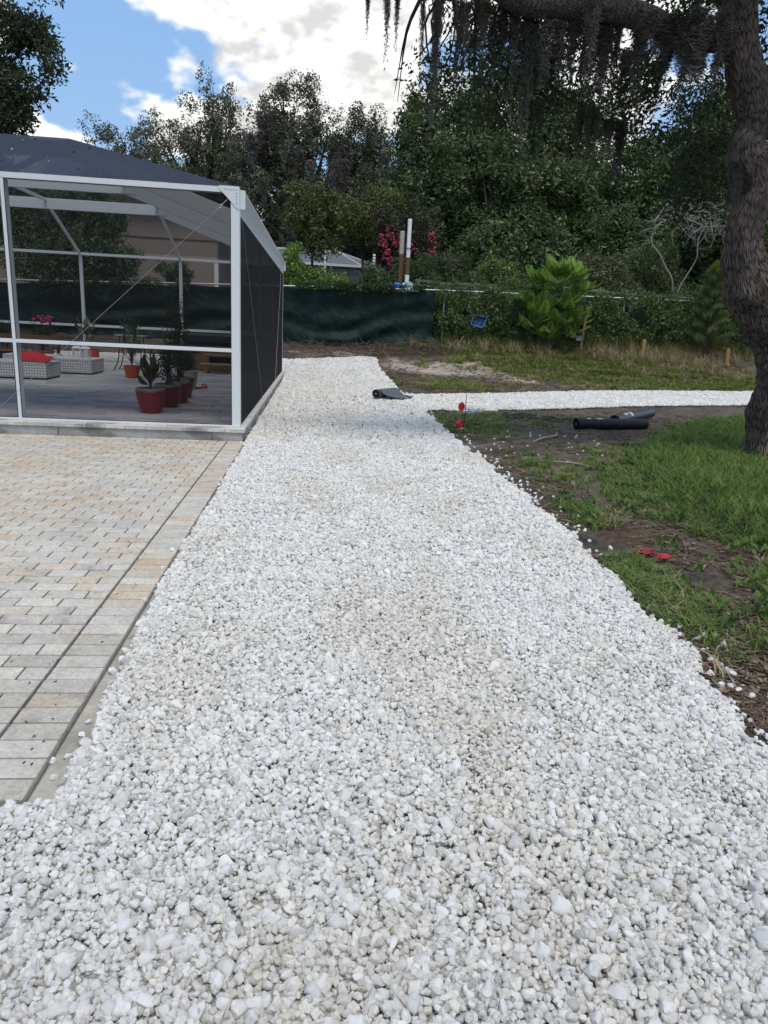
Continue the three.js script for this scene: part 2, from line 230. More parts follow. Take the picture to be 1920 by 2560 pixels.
// grass cover 0..1 and how dry it is
const lushEdge = [[2.2, 3.3], [3.3, 2.9], [4.2, 2.85], [4.8, 3.05], [5.5, 3.0], [6.1, 2.95], [7.9, 3.35], [9.6, 4.4], [12.2, 6.5], [14, 9], [16, 11]];
const blob = (x, z, cx, cz, rx, rz) => Math.exp(-(((x - cx) / rx) ** 2 + ((z - cz) / rz) ** 2));
function grassAt(x, z) {
  const d = -z, n = fbm(x * 0.9, 4, z * 0.9, 4), n2 = n3(x * 3.1, 8, z * 3.1);
  let g = sstep(-0.3, 0.85, x - interp(lushEdge, d) + 0.75 * n + 0.22 * n2) * (1 - sstep(11.5, 13.2, d - 0.42 * Math.max(0, x - 5))) * 1.0, dry = 0.08;
  if (d < 6) g *= sstep(3.7, 5.5, d + 0.7 * n + 0.3 * n2);
  g = Math.max(g, (0.7 + 0.4 * n2) * blob(x, z, 2.06, -3.85, 0.16, 0.45), 0.55 * blob(x, z, 2.3, -5.6, 0.16, 0.3), (0.45 + 0.5 * n2) * blob(x, z, 2.4, -11, 0.5, 0.9), (0.35 + 0.4 * n2) * blob(x, z, 3.1, -12.2, 1.0, 0.6), (0.3 + 0.3 * n2) * blob(x, z, 2.6, -7.6, 0.3, 0.6), 0.85 * blob(x, z, 2.75, -2.9, 0.25, 0.3));
  if (d > 15.8 && d < 24.5) {
    const q = sstep(0.25, 0.9, 0.62 * blob(x, z, 3.4, -18, 2.4, 1.0) + 1.3 * blob(x, z, 9.0, -21.4, 4.8, 1.9) + 0.9 * blob(x, z, 7, -23.1, 5, 0.55) + 0.55 * blob(x, z, 13, -20.9, 2.5, 0.8) + 0.5 * n);
    if (q > g) { g = q; dry = clamp(0.16 + 0.5 * sstep(8, 13, x) * sstep(20.6, 22.4, d) + 0.35 * n, 0, 1); }
  }
  return [clamp(g, 0, 1), dry];
}
const GX0 = -6, GX1 = 18, GZ0 = -26, GZ1 = 1;                             // patch of ground that carries the soil texture
const soilMap = tex(2048, 2048, (i, j) => {
  const x = lerp(GX0, GX1, i / 2048), z = lerp(GZ0, GZ1, j / 2048), d = -z, fine = at(ND, i * 2, j * 2), mid = at(NB, i, j), big = fbm(x * 0.55, 2, z * 0.55, 4), crumbs = at(ND, j * 3 + 100, i * 3);
  const fade = Math.min(1, Math.min(i, 2047 - i, j, 2047 - j) / 60);
  let sand = 1.15 * blob(x, z, 4.3, -20.7, 3.1, 1.0) + 0.9 * blob(x, z, 1.0, -22.6, 1.6, 0.55) + 0.3 * blob(x, z, 6.5, -19.4, 2, 0.5) + 0.28 * blob(x, z, 2.3, -9, 0.7, 1.8) + 0.25 * blob(x, z, 2.6, -3.0, 0.6, 0.7);
  sand = sstep(0.3, 0.85, sand + 0.45 * big + 0.35 * (mid - 0.5) + 0.5 * (fine - 0.5)) * fade;
  const red = sstep(0.25, 0.6, 0.8 * blob(x, z, 2.35, -5.0, 0.3, 0.3) + 0.8 * blob(x, z, 2.0, -2.6, 0.35, 0.4) + 0.5 * blob(x, z, 4.8, -10.5, 1.4, 0.5) + 0.3 * big + 0.4 * (crumbs - 0.5));
  const v = 0.58 + 0.95 * (mid - 0.4) + 1.1 * (fine - 0.4) + 0.45 * big;
  let r = 0.108 * v, g = 0.083 * v, b = 0.061 * v;
  r = lerp(r, 0.105 * v, red); g = lerp(g, 0.052 * v, red); b = lerp(b, 0.033 * v, red);
  r = lerp(r, 0.34 * (0.6 + 0.5 * v), sand); g = lerp(g, 0.28 * (0.6 + 0.5 * v), sand); b = lerp(b, 0.235 * (0.6 + 0.5 * v), sand);
  const [gr, dry] = grassAt(x, z), k = gr * fade * sstep(0.25, 0.6, 0.3 + 0.5 * crumbs + 0.3 * mid) * 0.8;
  r = lerp(r, lerp(0.085, 0.22, dry) * (0.6 + 0.7 * fine), k); g = lerp(g, lerp(0.115, 0.18, dry) * (0.6 + 0.7 * fine), k); b = lerp(b, lerp(0.022, 0.08, dry) * (0.6 + 0.7 * fine), k);
  return rgb(Math.max(0.006, r), Math.max(0.006, g), Math.max(0.005, b));
}, true);
soilMap.wrapS = soilMap.wrapT = THREE.ClampToEdgeWrapping;
const soilBump = grain.clone(); soilBump.channel = 1; soilBump.repeat.set(0.8, 0.8);
const soil = std([1, 1, 1], 1, { map: soilMap, bumpMap: soilBump, bumpScale: 0.03 });
function groundY(x, z) {
  const inside = gravelDepth(x, z), hard = x < -0.8 && z > -19.3 ? 1 : 0, free = hard ? 0 : sstep(0.05, 0.5, -inside);
  return rise(x, z) - 0.045 + free * (0.035 + 0.03 * fbm(x * 1.3, 0, z * 1.3, 3) + 0.018 * n3(x * 5, 0, z * 5)) - (hard ? 0.06 : 0);
}
{
  const lines = (a, b, step, far) => { const L = []; for (let v = a; v <= b + 1e-6; v += step) L.push(v); for (const f of far) { L.unshift(a - f); L.push(b + f); } return L; };
  const xs = lines(-10, 17, 0.14, [2, 6, 14, 35, 90, 250]), zs = lines(-25.5, 2, 0.14, [2, 6, 14, 35, 90, 250]), P = [], U = [], U1 = [], I = [];
  for (const z of zs) for (const x of xs) { P.push(x, groundY(x, z), z); U.push((x - GX0) / (GX1 - GX0), (z - GZ0) / (GZ1 - GZ0)); U1.push(x, z); }
  for (let j = 0; j < zs.length - 1; j++) for (let i = 0; i < xs.length - 1; i++) { const o = j * xs.length + i; I.push(o, o + xs.length, o + 1, o + 1, o + xs.length, o + xs.length + 1); }
  const g = new THREE.BufferGeometry(); g.setAttribute('position', new THREE.Float32BufferAttribute(P, 3)); g.setAttribute('uv', new THREE.Float32BufferAttribute(U, 2)); g.setAttribute('uv1', new THREE.Float32BufferAttribute(U1, 2)); g.setIndex(I); g.computeVertexNormals();
  struct('ground', g, soil);
}

// ---------------------------------------------------------------- gravel: crushed white limestone on a bed of fines
function rockShape(seed, detail) {
  const R = rng(seed), ox = R() * 90, g = mergeVertices(new THREE.IcosahedronGeometry(1, detail).deleteAttribute('normal').deleteAttribute('uv')), p = g.attributes.position, v = V(0, 0, 0), cuts = Array.from({ length: 8 }, () => [V(R() - 0.5, R() - 0.5, R() - 0.5).normalize(), 0.56 + 0.34 * R()]);
  for (let i = 0; i < p.count; i++) {
    v.fromBufferAttribute(p, i); const d = v.clone(); let r = 1 + 0.34 * n3(d.x * 0.9 + ox, d.y * 0.9, d.z * 0.9) + 0.15 * n3(d.x * 2.4 + ox, d.y * 2.4, d.z * 2.4);
    v.multiplyScalar(r); for (const [n, k] of cuts) { const q = v.dot(n); if (q > k) v.addScaledVector(n, (k - q) * 0.93); }
    v.multiplyScalar(1 + 0.05 * n3(d.x * 6 + ox, d.y * 6, d.z * 6)); p.setXYZ(i, v.x, v.y, v.z);
  }
  g.setAttribute('uv', new THREE.Float32BufferAttribute(Float32Array.from({ length: p.count * 2 }, (_, k) => k % 2 ? p.getY(k >> 1) : p.getX(k >> 1) + p.getZ(k >> 1)), 2));
  g.computeVertexNormals(); return toCreasedNormals(g, 1.05);
}
const rocks = Array.from({ length: 9 }, (_, k) => rockShape(100 + k, 2)), pebbles = Array.from({ length: 5 }, (_, k) => rockShape(200 + k, 1));
const limestone = std([1, 1, 1], 0.95, { bumpMap: grain, bumpScale: 0.0008 });
{
  const path = new THREE.Group(); path.name = 'gravel_path'; path.userData.kind = 'structure'; tag(path, 'white crushed limestone path running beside the patio to the fence'); scene.add(path);
  const P = [], U = [], c = 0.11, bed = std([1, 1, 1], 1, { map: tex(512, 512, (i, j) => { const v = 0.4 + 0.5 * (at(ND, i, j) - 0.5) + 0.14 * (at(NB, i, j) - 0.5); return rgb(v, v * 0.97, v * 0.91); }, true, [1.2, 1.2]), bumpMap: grain, bumpScale: 0.02 });
  for (let x = -9; x < 16; x += c) for (let z = -22.4; z < -0.3; z += c) {
    if (gravelDepth(x + c / 2, z + c / 2) < 0.05) continue;
    const q = [[x, z], [x, z + c], [x + c, z + c], [x + c, z]].map(([a, b]) => [a, rise(a, b) - 0.02, b]);
    for (const k of [0, 1, 2, 0, 2, 3]) { P.push(...q[k]); U.push(q[k][0], q[k][2]); }
  }
  part('gravel_bed', tris(P, U), bed, path);
  const R = rng(5), all = [], tint = lin(1, 1, 1);
  const inView = (x, z) => x > 0.44 * z - 1.3 && x < -0.67 * z + 1.6;
  const lay = (x, z, size, lift) => {
    const m = gravelDepth(x, z); if (m < 0) return;
    const dust = clamp(0.35 + 1.1 * fbm(x * 1.1, 1, z * 0.6, 4) + 0.35 * blob(x, z, 0.4, -4.2, 1.0, 3) - 0.25, 0, 1) * (0.5 + 0.5 * R()), w = (0.665 + 0.2 * (R() - 0.5)) * (R() < 0.07 ? 0.78 : 1) * (1 - 0.13 * dust), warm = (R() < 0.2 ? 0.07 : 0.03) + 0.07 * dust, s = size * (0.7 + 0.75 * R() * R() + (R() < 0.035 ? 0.7 : 0));
    const edge = sstep(0, 0.16, m);
    all.push({ p: V(x, rise(x, z) - 0.018 + lift * (0.35 + 0.65 * edge) + 0.3 * s * (R() - 0.3) + edge * (0.012 * n3(x * 2.6, 6, z * 2.6) + 0.006 * n3(x * 6, 2, z * 6)), z), q: anyTurn(R), s: V(s * (0.8 + 0.55 * R()), s * (0.7 + 0.3 * R()), s * (0.8 + 0.4 * R())), c: lin(w, w * (1 - warm * 0.45), w * (1 - warm * 1.6)), k: -z });
  };
  // spacing grows with distance, stones keep their size range
  for (let z = -0.45; z > -22.4;) {
    const d = -z, sp = d < 4.2 ? 0.0152 : d < 9 ? 0.0195 : 0.028, size = d < 4.2 ? 0.0112 : d < 9 ? 0.0134 : 0.0188;
    for (let x = d < 1.93 ? -2.1 : d > 19 ? -9 : -0.9; x < (d > 13 ? 15 : 2); x += sp) { const a = x + sp * 1.1 * (R() - 0.5), b = z + sp * 1.1 * (R() - 0.5); if (inView(a, b)) { lay(a, b, size, 0.004); if (R() < 0.5) lay(a + sp * R(), b + sp * R(), size * 1.2, 0.014); } }
    z -= sp;
  }
  // stones kicked onto soil, pavers and concrete
  for (let k = 0; k < 300; k++) {
    const d = 2 + 12 * R() * R() + (R() < 0.2 ? 4 : 0), right = R() < 0.8, off = (right ? 0.3 : 0.12) * R() * R(), x = right ? interp(pathRight, Math.min(d, 13)) + 0.02 + off : -0.8 - off, s = 0.009 + 0.012 * R(), w = 0.62 + 0.14 * R();
    const clear = x < -0.86 ? 0 : x < -0.75 ? -0.014 : groundY(x, -d);
    all.push({ p: V(x, clear + s * 0.55, -d), q: anyTurn(R), s: V(s * 1.2, s * 0.85, s), c: lin(w, w * 0.985, w * 0.95), k: d });
  }
  for (let k = 0; k < 60; k++) { const x = 2.2 + 1.9 * R(), d = 7.5 + 3 * R(), s = 0.008 + 0.01 * R(); all.push({ p: V(x, groundY(x, -d) + s * 0.5, -d), q: anyTurn(R), s: V(s * 1.2, s * 0.9, s), c: lin(0.62, 0.61, 0.57), k: d }); }
  // the 300 stones that show largest are pieces of their own
  all.forEach((a) => { a.big = Math.max(a.s.x, a.s.z) / Math.hypot(a.k, 1.45) * (a.k > 1.15 ? 1 : 0) * (a.p.x > -0.62 * a.k + 0.2 || a.k > 1.9 ? 1 : 0); });
  all.sort((a, b) => b.big - a.big);
  const mats = [[0.66, 0.65, 0.63], [0.71, 0.702, 0.685], [0.63, 0.615, 0.58], [0.69, 0.675, 0.64], [0.58, 0.575, 0.555]].map((k) => std(k, 0.95, { bumpMap: grain, bumpScale: 0.0008 }));
  all.slice(0, 300).forEach((a, i) => { const m = part(i ? 'stone_' + String(i).padStart(3, '0') : 'stone', rocks[i % 9], mats[(i * 7) % 5], path); m.position.copy(a.p); m.quaternion.copy(a.q); m.scale.copy(a.s); });
  const rest = all.slice(300), near = rest.filter((a) => a.k < 7), far = rest.filter((a) => a.k >= 7);
  rocks.forEach((g, n) => copies('gravel', g, limestone, near.filter((_, i) => i % 9 === n), path));
  pebbles.forEach((g, n) => copies('gravel', g, limestone, far.filter((_, i) => i % 5 === n), path));
  console.log('stones', all.length);
}

// ---------------------------------------------------------------- paver patio in running bond with a soldier border
{
  const patio = new THREE.Group(); patio.name = 'paver_patio'; patio.userData.kind = 'structure'; tag(patio, 'tan concrete paver patio with dirt-filled joints before the screen room'); scene.add(patio);
  part('joint_sand', bx(4.3, 0.06, 6.76, -3.022, -0.056, -5.31, 0.002), jointSand, patio);
  const R = rng(17), list = [], W = 0.2, D = 0.1, gap = 0.0085;
  let row = 0;
  for (let z = -1.955; z > -8.66; z -= D + gap, row++) {
    const zc = z - D / 2; if (zc - D / 2 < -8.675) break;
    list.push([-0.966 + 0.002 * (R() - 0.5), zc, W, D, true]);
    for (let x = -1.0715 - gap; x > -4.9;) {
      const first = x > -1.09, w = first ? (row % 2 ? W / 2 : W * 0.999) : W, xc = x - w / 2; x -= w + gap;
      if (xc + w / 2 < 0.46 * zc - 0.9) break;
      list.push([xc, zc, w, D, false]);
    }
  }
  const shapes = [0.2, 0.1].map((w) => bx(w, 0.055, D, 0, 0, 0, 0.0032)), uvShift = (g, u, v) => { const q = g.clone(), a = q.attributes.uv; for (let i = 0; i < a.count; i++) a.setXY(i, a.getX(i) + u, a.getY(i) + v); return q; };
  const variants = [0, 1].map((s) => Array.from({ length: 24 }, (_, k) => uvShift(shapes[s], k * 0.31, k * 0.53)));
  const rest = paverMats.map(() => []);
  list.sort((a, b) => (b[0] > 0.43 * b[1] - 0.12) - (a[0] > 0.43 * a[1] - 0.12) || b[1] - a[1]);
  list.forEach(([x, z, w, d], i) => {
    const stain = fbm(x * 0.8 + 4, 5, z * 0.8, 3), mat = stain > 0.12 - 0.12 * sstep(4, 7, -z) && R() < 0.75 ? [2, 4][R() < 0.4 ? 1 : 0] : z > -3.2 && R() < 0.5 ? 5 : [0, 1, 2, 3, 6, 7, 0, 6][Math.floor(R() * 8)], g = variants[w < 0.15 ? 1 : 0][Math.floor(R() * 24)], y = -0.0275 + 0.003 * (R() - 0.5), rx = 0.008 * (R() - 0.5), rz = 0.006 * (R() - 0.5), ry = 0.006 * (R() - 0.5);
    if (i < 300) { const m = part(i ? 'paver_' + String(i).padStart(3, '0') : 'paver', g, paverMats[mat], patio); m.position.set(x, y, z); m.rotation.set(rx, ry, rz); } else rest[mat].push(g.clone().applyMatrix4(new THREE.Matrix4().makeRotationFromEuler(new THREE.Euler(rx, ry, rz)).setPosition(x, y, z)));
  });
  rest.forEach((gs, k) => { if (gs.length) part('pavers', gs, paverMats[k], patio).userData.kind = 'stuff'; });
  part('concrete_toe', [bx(0.1, 0.06, 6.75, -0.812, -0.044, -5.3, 0.012), bx(3.4, 0.06, 0.09, -2.56, -0.052, -1.908, 0.012)], toeConcrete, patio);
  console.log('pavers', list.length);
}

// ---------------------------------------------------------------- raised deck of the screen room
const DX = -0.868, DZ = -8.68, DY = 0.15, BX = -9.6, ZB = -19.14;
{
  const deck = new THREE.Group(); deck.name = 'patio_deck'; deck.userData.kind = 'structure'; tag(deck, 'raised grey paver deck with concrete edge under the screen room'); scene.add(deck);
  const joint = [[-0.89, -1.26], [-1.264, -3.05], [-3.054, -4.9], [-4.904, BX]];
  joint.forEach(([a, b]) => part('edge_footing', bx(a - b, 0.2, 0.22, (a + b) / 2, 0.0, DZ - 0.13, 0.006), concrete, deck));
  part('edge_footing', bx(0.2, 0.2, -ZB + DZ - 0.26, DX - 0.122, 0.0, (DZ + ZB) / 2 - 0.12, 0.006), concrete, deck);
  part('slab', bx(-BX + DX - 0.24, 0.2, -ZB + DZ - 0.26, (BX + DX) / 2 - 0.11, 0.038, (ZB + DZ) / 2 - 0.12, 0.004), jointSand, deck);
  const R = rng(29), cope = (g, k) => { const m = part(k ? 'coping_paver_' + String(k).padStart(3, '0') : 'coping_paver', g, copingMats[Math.floor(R() * 4)], deck); return m; };
  let k = 0;
  for (let x = DX; x > -5.2; x -= 0.234) cope(bx(0.2305, 0.05, 0.115, x - 0.117, 0.1255 + 0.0015 * R(), DZ - 0.0575, 0.006), k++);
  for (let z = DZ - 0.118; z > ZB + 0.1; z -= 0.234) cope(bx(0.115, 0.05, 0.2305, DX - 0.0575, 0.1255 + 0.0015 * R(), z - 0.117, 0.006), k++);
  const shapes = new Map(), pool = (w, d) => { const key = w + '/' + d; if (!shapes.has(key)) shapes.set(key, Array.from({ length: 5 }, (_, n) => { const g = bx(w - 0.004, 0.05, d - 0.004, 0, 0, 0, 0.004), a = g.attributes.uv; for (let i = 0; i < a.count; i++) a.setXY(i, a.getX(i) + n * 0.77, a.getY(i) + n * 0.43); return g; })); return shapes.get(key); };
  let n = 0, r = 0; const more = deckMats.map(() => []);
  for (let z = DZ - 0.118; z > ZB + 0.2; r++) {
    const d = [0.38, 0.3, 0.38, 0.22][r % 4];
    for (let x = DX - 0.118; x > 0.435 * z - 0.7;) {
      const w = [0.38, 0.57, 0.3, 0.57][Math.floor(R() * 4)], g = pool(w, d)[Math.floor(R() * 5)], t = Math.floor(R() * 5), y = 0.125 + 0.001 * R();
      if (n < 300) part(n ? 'deck_paver_' + String(n).padStart(3, '0') : 'deck_paver', g, deckMats[t], deck).position.set(x - w / 2, y, z - d / 2); else more[t].push(g.clone().translate(x - w / 2, y, z - d / 2));
      x -= w; n++;
    }
    z -= d;
  }
  more.forEach((gs, t) => { if (gs.length) part('deck_pavers', gs, deckMats[t], deck).userData.kind = 'stuff'; });
  console.log('deck pavers', n);
}

// ---------------------------------------------------------------- screen room: white aluminium frame, insect screen, hipped screen roof
const XC = -0.93, ZF = -8.79, ZE = -19.08, TOP = 2.78, RAIL = 1.06, XL = -9.5, KX = -3.45, KL = -6.98, KF = -11.0, KB = -16.6, RY = 3.7, EY = 2.87;
{
  const room = thing('screen_room', 'white framed screen room with dark mesh walls and hipped mesh roof', 'screen room');
  const fr = (n, g) => part(n, g, whiteAlu, room);
  const fronts = [-3.507, -6.07, -8.63], backs = [-3.47, -5.87, -8.27];
  // front wall
  fr('corner_post', bx(0.1, TOP + 0.03 - DY, 0.1, XC - 0.05, (TOP + 0.03 + DY) / 2, ZF - 0.05));
  fr('sill_rail', bx(-XL + XC - 0.1, 0.028, 0.06, (XL + XC - 0.1) / 2, DY + 0.014, ZF - 0.03));
  fr('top_beam', bx(-XL + XC, 0.062, 0.09, (XL + XC) / 2, TOP + 0.061, ZF - 0.045));
  let edge = XC - 0.1;
  for (const x of [...fronts, XL + 0.02]) {
    fr('mullion', bx(0.04, TOP + 0.03 - DY - 0.028, 0.13, x, (TOP + 0.03 + DY + 0.028) / 2, ZF - 0.067));
    fr('chair_rail', bx(edge - x - 0.02, 0.046, 0.08, (edge + x + 0.02) / 2, RAIL + 0.01, ZF - 0.042));
    for (const [a, b] of [[DY + 0.028, RAIL - 0.013], [RAIL + 0.033, TOP + 0.03]]) {
      const s = part('screen_panel', quad([x + 0.02, a, ZF - 0.012], [edge, a, ZF - 0.012], [edge, b, ZF - 0.012], [x + 0.02, b, ZF - 0.012]), insectScreen, room), w = 0.008, g = [];
      for (const y of [a + w / 2, b - w / 2]) g.push(bx(edge - x - 0.02, w, 0.006, (edge + x + 0.02) / 2, y, ZF - 0.006, 0.001));
      for (const q of [x + 0.02 + w / 2, edge - w / 2]) g.push(bx(w, b - a - 2 * w, 0.006, q, (a + b) / 2, ZF - 0.006, 0.001));
      part('spline', g, splineRubber, s);
    }
    edge = x - 0.02;
  }
  // side wall along the gravel: one dark privacy mesh between deck edge and gutter beam
  const sp = [-12.2, -15.6];
  for (const z of sp) fr('post', bx(0.05, TOP - 0.2 - DY, 0.1, XC - 0.045, (TOP - 0.2 + DY) / 2, z));
  fr('corner_post', bx(0.1, TOP + 0.03 - DY, 0.1, XC - 0.05, (TOP + 0.03 + DY) / 2, ZE + 0.05));
  const zs = [ZF - 0.1, ...sp, ZE + 0.1];
  for (let i = 0; i < 3; i++) part('privacy_mesh', quad([XC - 0.002, DY + 0.02, zs[i]], [XC - 0.002, DY + 0.02, zs[i + 1]], [XC - 0.002, TOP - 0.2, zs[i + 1]], [XC - 0.002, TOP - 0.2, zs[i]]), sideScreen, room);
  fr('sill_rail', bx(0.05, 0.025, ZF - ZE - 0.2, XC - 0.03, DY + 0.0125, (ZF + ZE) / 2));
  const gut = new THREE.Shape([[0, 0], [0.012, 0], [0.012, 0.2], [0.055, 0.255], [0.055, 0.28], [0, 0.28]].map(([a, b]) => new THREE.Vector2(a, b)));
  fr('gutter_beam', new THREE.ExtrudeGeometry(gut, { depth: ZF - ZE - 0.16, bevelEnabled: false }).translate(XC - 0.008, TOP - 0.205, ZE + 0.08));
  fr('gutter_beam', bx(0.05, 0.15, ZF - ZE - 0.2, XC - 0.04, TOP - 0.075, (ZF + ZE) / 2));
  // back wall
  fr('sill_rail', bx(-XL + XC - 0.1, 0.03, 0.05, (XL + XC - 0.1) / 2, DY + 0.015, ZE + 0.03));
  fr('top_beam', bx(-XL + XC - 0.1, 0.06, 0.09, (XL + XC - 0.1) / 2, TOP + 0.0, ZE + 0.045));
  edge = XC - 0.1;
  for (const x of [...backs, XL + 0.02]) {
    fr('mullion', bx(0.07, TOP - 0.03 - DY - 0.03, 0.07, x, (TOP + DY) / 2, ZE + 0.04));
    fr('chair_rail', bx(edge - x - 0.035, 0.06, 0.05, (edge + x + 0.035) / 2, RAIL + 0.02, ZE + 0.04));
    part('screen_panel', quad([x + 0.035, DY + 0.03, ZE + 0.01], [edge, DY + 0.03, ZE + 0.01], [edge, TOP - 0.03, ZE + 0.01], [x + 0.035, TOP - 0.03, ZE + 0.01]), insectScreen, room);
    edge = x - 0.035;
  }
  part('screen_panel', quad([XL, DY, ZF], [XL, DY, ZE], [XL, TOP, ZE], [XL, TOP, ZF]), insectScreen, room);
  // bent carrying beams, purlins and rafters
  const bent = (z) => { for (const [a, b] of [[[XC - 0.03, TOP - 0.06, z], [KX, RY - 0.13, z]], [[KX, RY - 0.13, z], [KL, RY - 0.13, z]], [[KL, RY - 0.13, z], [XL, TOP - 0.06, z]]]) fr('roof_beam', bar(a, b, 0.06, 0.21)); };
  [KF - 0.05, -13.95, KB].forEach(bent);
  for (const z of [KF - 0.05, -13.95, KB]) fr('splice_plate', bx(0.34, 0.2, 0.012, KX - 0.01, RY - 0.13, z + 0.037, 0.002));
  for (const x of [-3.47, -5.75]) { fr('purlin', bar([x, RY - 0.06, KF], [x, RY - 0.06, KB], 0.05, 0.06)); fr('rafter', bar([x === -3.47 ? x : -5.87, TOP + 0.01, ZE + 0.09], [x, RY - 0.1, KB], 0.05, 0.06)); fr('rafter', bar([x === -3.47 ? -3.507 : -6.07, EY - 0.03, ZF - 0.05], [x, RY - 0.05, KF], 0.05, 0.06)); }
  fr('hip_rafter', bar([XC - 0.06, EY - 0.05, ZF - 0.06], [KX, RY - 0.06, KF], 0.05, 0.08));
  fr('hip_rafter', bar([XC - 0.06, EY - 0.05, ZE + 0.06], [KX, RY - 0.06, KB], 0.05, 0.08));
  // roof mesh
  const A = [XC - 0.02, EY + 0.005, ZF], B = [XL, EY + 0.005, ZF], C = [KL, RY, KF], D = [KX, RY, KF], E = [XC - 0.02, EY + 0.005, ZE], F = [KX, RY, KB], G = [KL, RY, KB], H = [XL, EY + 0.005, ZE];
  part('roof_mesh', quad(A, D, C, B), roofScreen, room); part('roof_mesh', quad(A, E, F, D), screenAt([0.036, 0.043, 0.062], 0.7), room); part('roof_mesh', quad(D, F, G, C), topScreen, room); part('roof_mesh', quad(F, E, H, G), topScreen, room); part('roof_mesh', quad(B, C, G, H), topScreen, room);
  // corner gussets with screws, bracing cables with eye bolts
  const gus = (x, z, back) => {
    const s = new THREE.Shape([[0, 0], [0, -0.235], [-0.02, -0.235], [-0.225, -0.03], [-0.225, 0], [0, 0]].map(([a, b]) => new THREE.Vector2(a, b))), p = fr('gusset_plate', new THREE.ExtrudeGeometry(s, { depth: 0.008, bevelEnabled: false }).translate(x, TOP + 0.1, z));
    const g = []; for (let k = 0; k < 5; k++) { g.push(cyl([x - 0.03 - 0.032 * k, TOP + 0.065, z + 0.008], [x - 0.03 - 0.032 * k, TOP + 0.065, z + 0.013], 0.007, 0.007, 8)); if (k) g.push(cyl([x - 0.03, TOP + 0.065 - 0.035 * k, z + 0.008], [x - 0.03, TOP + 0.065 - 0.035 * k, z + 0.013], 0.007, 0.007, 8)); }
    g.forEach((q) => part('screw', q, steel, p));
  };
  gus(XC - 0.004, ZF + 0.001); 
  fr('gutter_end', bx(0.06, 0.2, 0.012, XC + 0.028, TOP - 0.03, ZF - 0.07, 0.002)); fr('gutter_end', bx(0.06, 0.2, 0.012, XC + 0.028, TOP - 0.03, ZE + 0.072, 0.002));
  part('eye_bolt', [new THREE.TorusGeometry(0.016, 0.005, 8, 18).translate(-1.136, 2.66, ZF + 0.028), cyl([-1.127, 2.672, ZF + 0.028], [-1.065, 2.735, ZF + 0.02], 0.005, 0.005, 8)], steel, room);
  const wire = (a, b) => part('bracing_cable', [cyl(a, b, 0.0024, 0.0024, 6)], steel, room);
  wire([-1.146, 2.648, ZF + 0.028], [-3.86, 0.02 + DY, ZF + 0.015]); part('cable_clamp', [cyl([-1.152, 2.642, ZF + 0.028], [-1.168, 2.626, ZF + 0.028], 0.007, 0.007, 8), cyl([-1.176, 2.618, ZF + 0.028], [-1.19, 2.604, ZF + 0.028], 0.007, 0.007, 8)], steel, room);
  wire([XC + 0.012, 2.56, -8.92], [XC + 0.012, DY, -12.2]); wire([XC + 0.012, 2.56, -17.75], [XC + 0.012, DY, -15.8]);
  // fallen leaves and catkins caught on the front slope of the roof
  const R = rng(61), bits = [];
  for (let k = 0; k < 46; k++) { const u = R(), v = 0.04 + 0.9 * R(), xr = lerp(XC - 0.3, KX, v), xl = lerp(-5.2, KL, v); const x = lerp(xr, xl, u * 0.75), s = 0.004 + 0.008 * R(); bits.push({ p: V(x, lerp(EY, RY, v) + 0.008, lerp(ZF, KF, v)), q: anyTurn(R), s: V(s * 2, s * 0.5, s), c: R() < 0.5 ? lin(0.28, 0.27, 0.25) : lin(0.06, 0.05, 0.04) }); }
  copies('leaf_litter', pebbles[0], dryLeaf, bits, room);
}

// ---------------------------------------------------------------- leaves and plants in general
// one leaf: folded blade along +y
function blade(len, wid, fold = 0.25, bend = 0.2) { const a = [0, 0, 0], t = [0, len, bend * len], l = [-wid / 2, len * 0.45, fold * wid + bend * len * 0.2], r = [wid / 2, len * 0.45, fold * wid + bend * len * 0.2], m = [0, len * 0.5, bend * len * 0.2]; return [...a, ...m, ...l, ...l, ...m, ...t, ...a, ...r, ...m, ...m, ...r, ...t]; }
function spray(seed, n, reach, len, wid, droop = 0.3) {                   // twig with leaves about it
  const R = rng(seed), P = [], m = new THREE.Matrix4(), v = V(0, 0, 0);
  for (let k = 0; k < n; k++) {
    const t = (k + R()) / n, dir = V(R() - 0.5, 0.15 + 0.7 * R() - droop, R() - 0.5).normalize(), q = new THREE.Quaternion().setFromUnitVectors(V(0, 1, 0), dir).multiply(turnY(R() * 6.28)), s = 0.65 + 0.6 * R();
    const at0 = V((R() - 0.5) * reach * 0.75, (t - 0.4) * reach, (R() - 0.5) * reach * 0.75); m.compose(at0, q, V(s, s, s));
    const b = blade(len, wid); for (let i = 0; i < b.length; i += 3) { v.set(b[i], b[i + 1], b[i + 2]).applyMatrix4(m); P.push(v.x, v.y, v.z); }
  }
  return tris(P);
}
function leafCloud(R, list, c, r, n, size, tones, gap = 0.1) {            // sprays through an ellipsoid, clumped by noise so gaps stay open
  const seed = R() * 50;
  for (let k = 0, tries = 0; k < n && tries < n * 6; tries++) {
    const u = V(R() * 2 - 1, R() * 2 - 1, R() * 2 - 1), l = u.length(); if (l > 1 || l < 0.2) continue;
    if (R() > 0.35 + 0.65 * l) continue;
    const p = V(c[0] + u.x * r[0], c[1] + u.y * r[1], c[2] + u.z * r[2]), f = 1.5 / Math.max(0.5, Math.min(r[0], r[1]));
    if (n3(p.x * f + seed, p.y * f, p.z * f) + 0.5 * n3(p.x * f * 2.7, p.y * f * 2.7 + seed, p.z * f * 2.7) < gap * 2 - 0.25) continue;
    const s = size * (0.7 + 0.6 * R()), t = tones[Math.floor(R() * tones.length)], w = 0.8 + 0.4 * R();
    list.push({ p, q: anyTurn(R), s: V(s, s, s), c: lin(t[0] * w, t[1] * w, t[2] * w) }); k++;
  }
  return list;
}
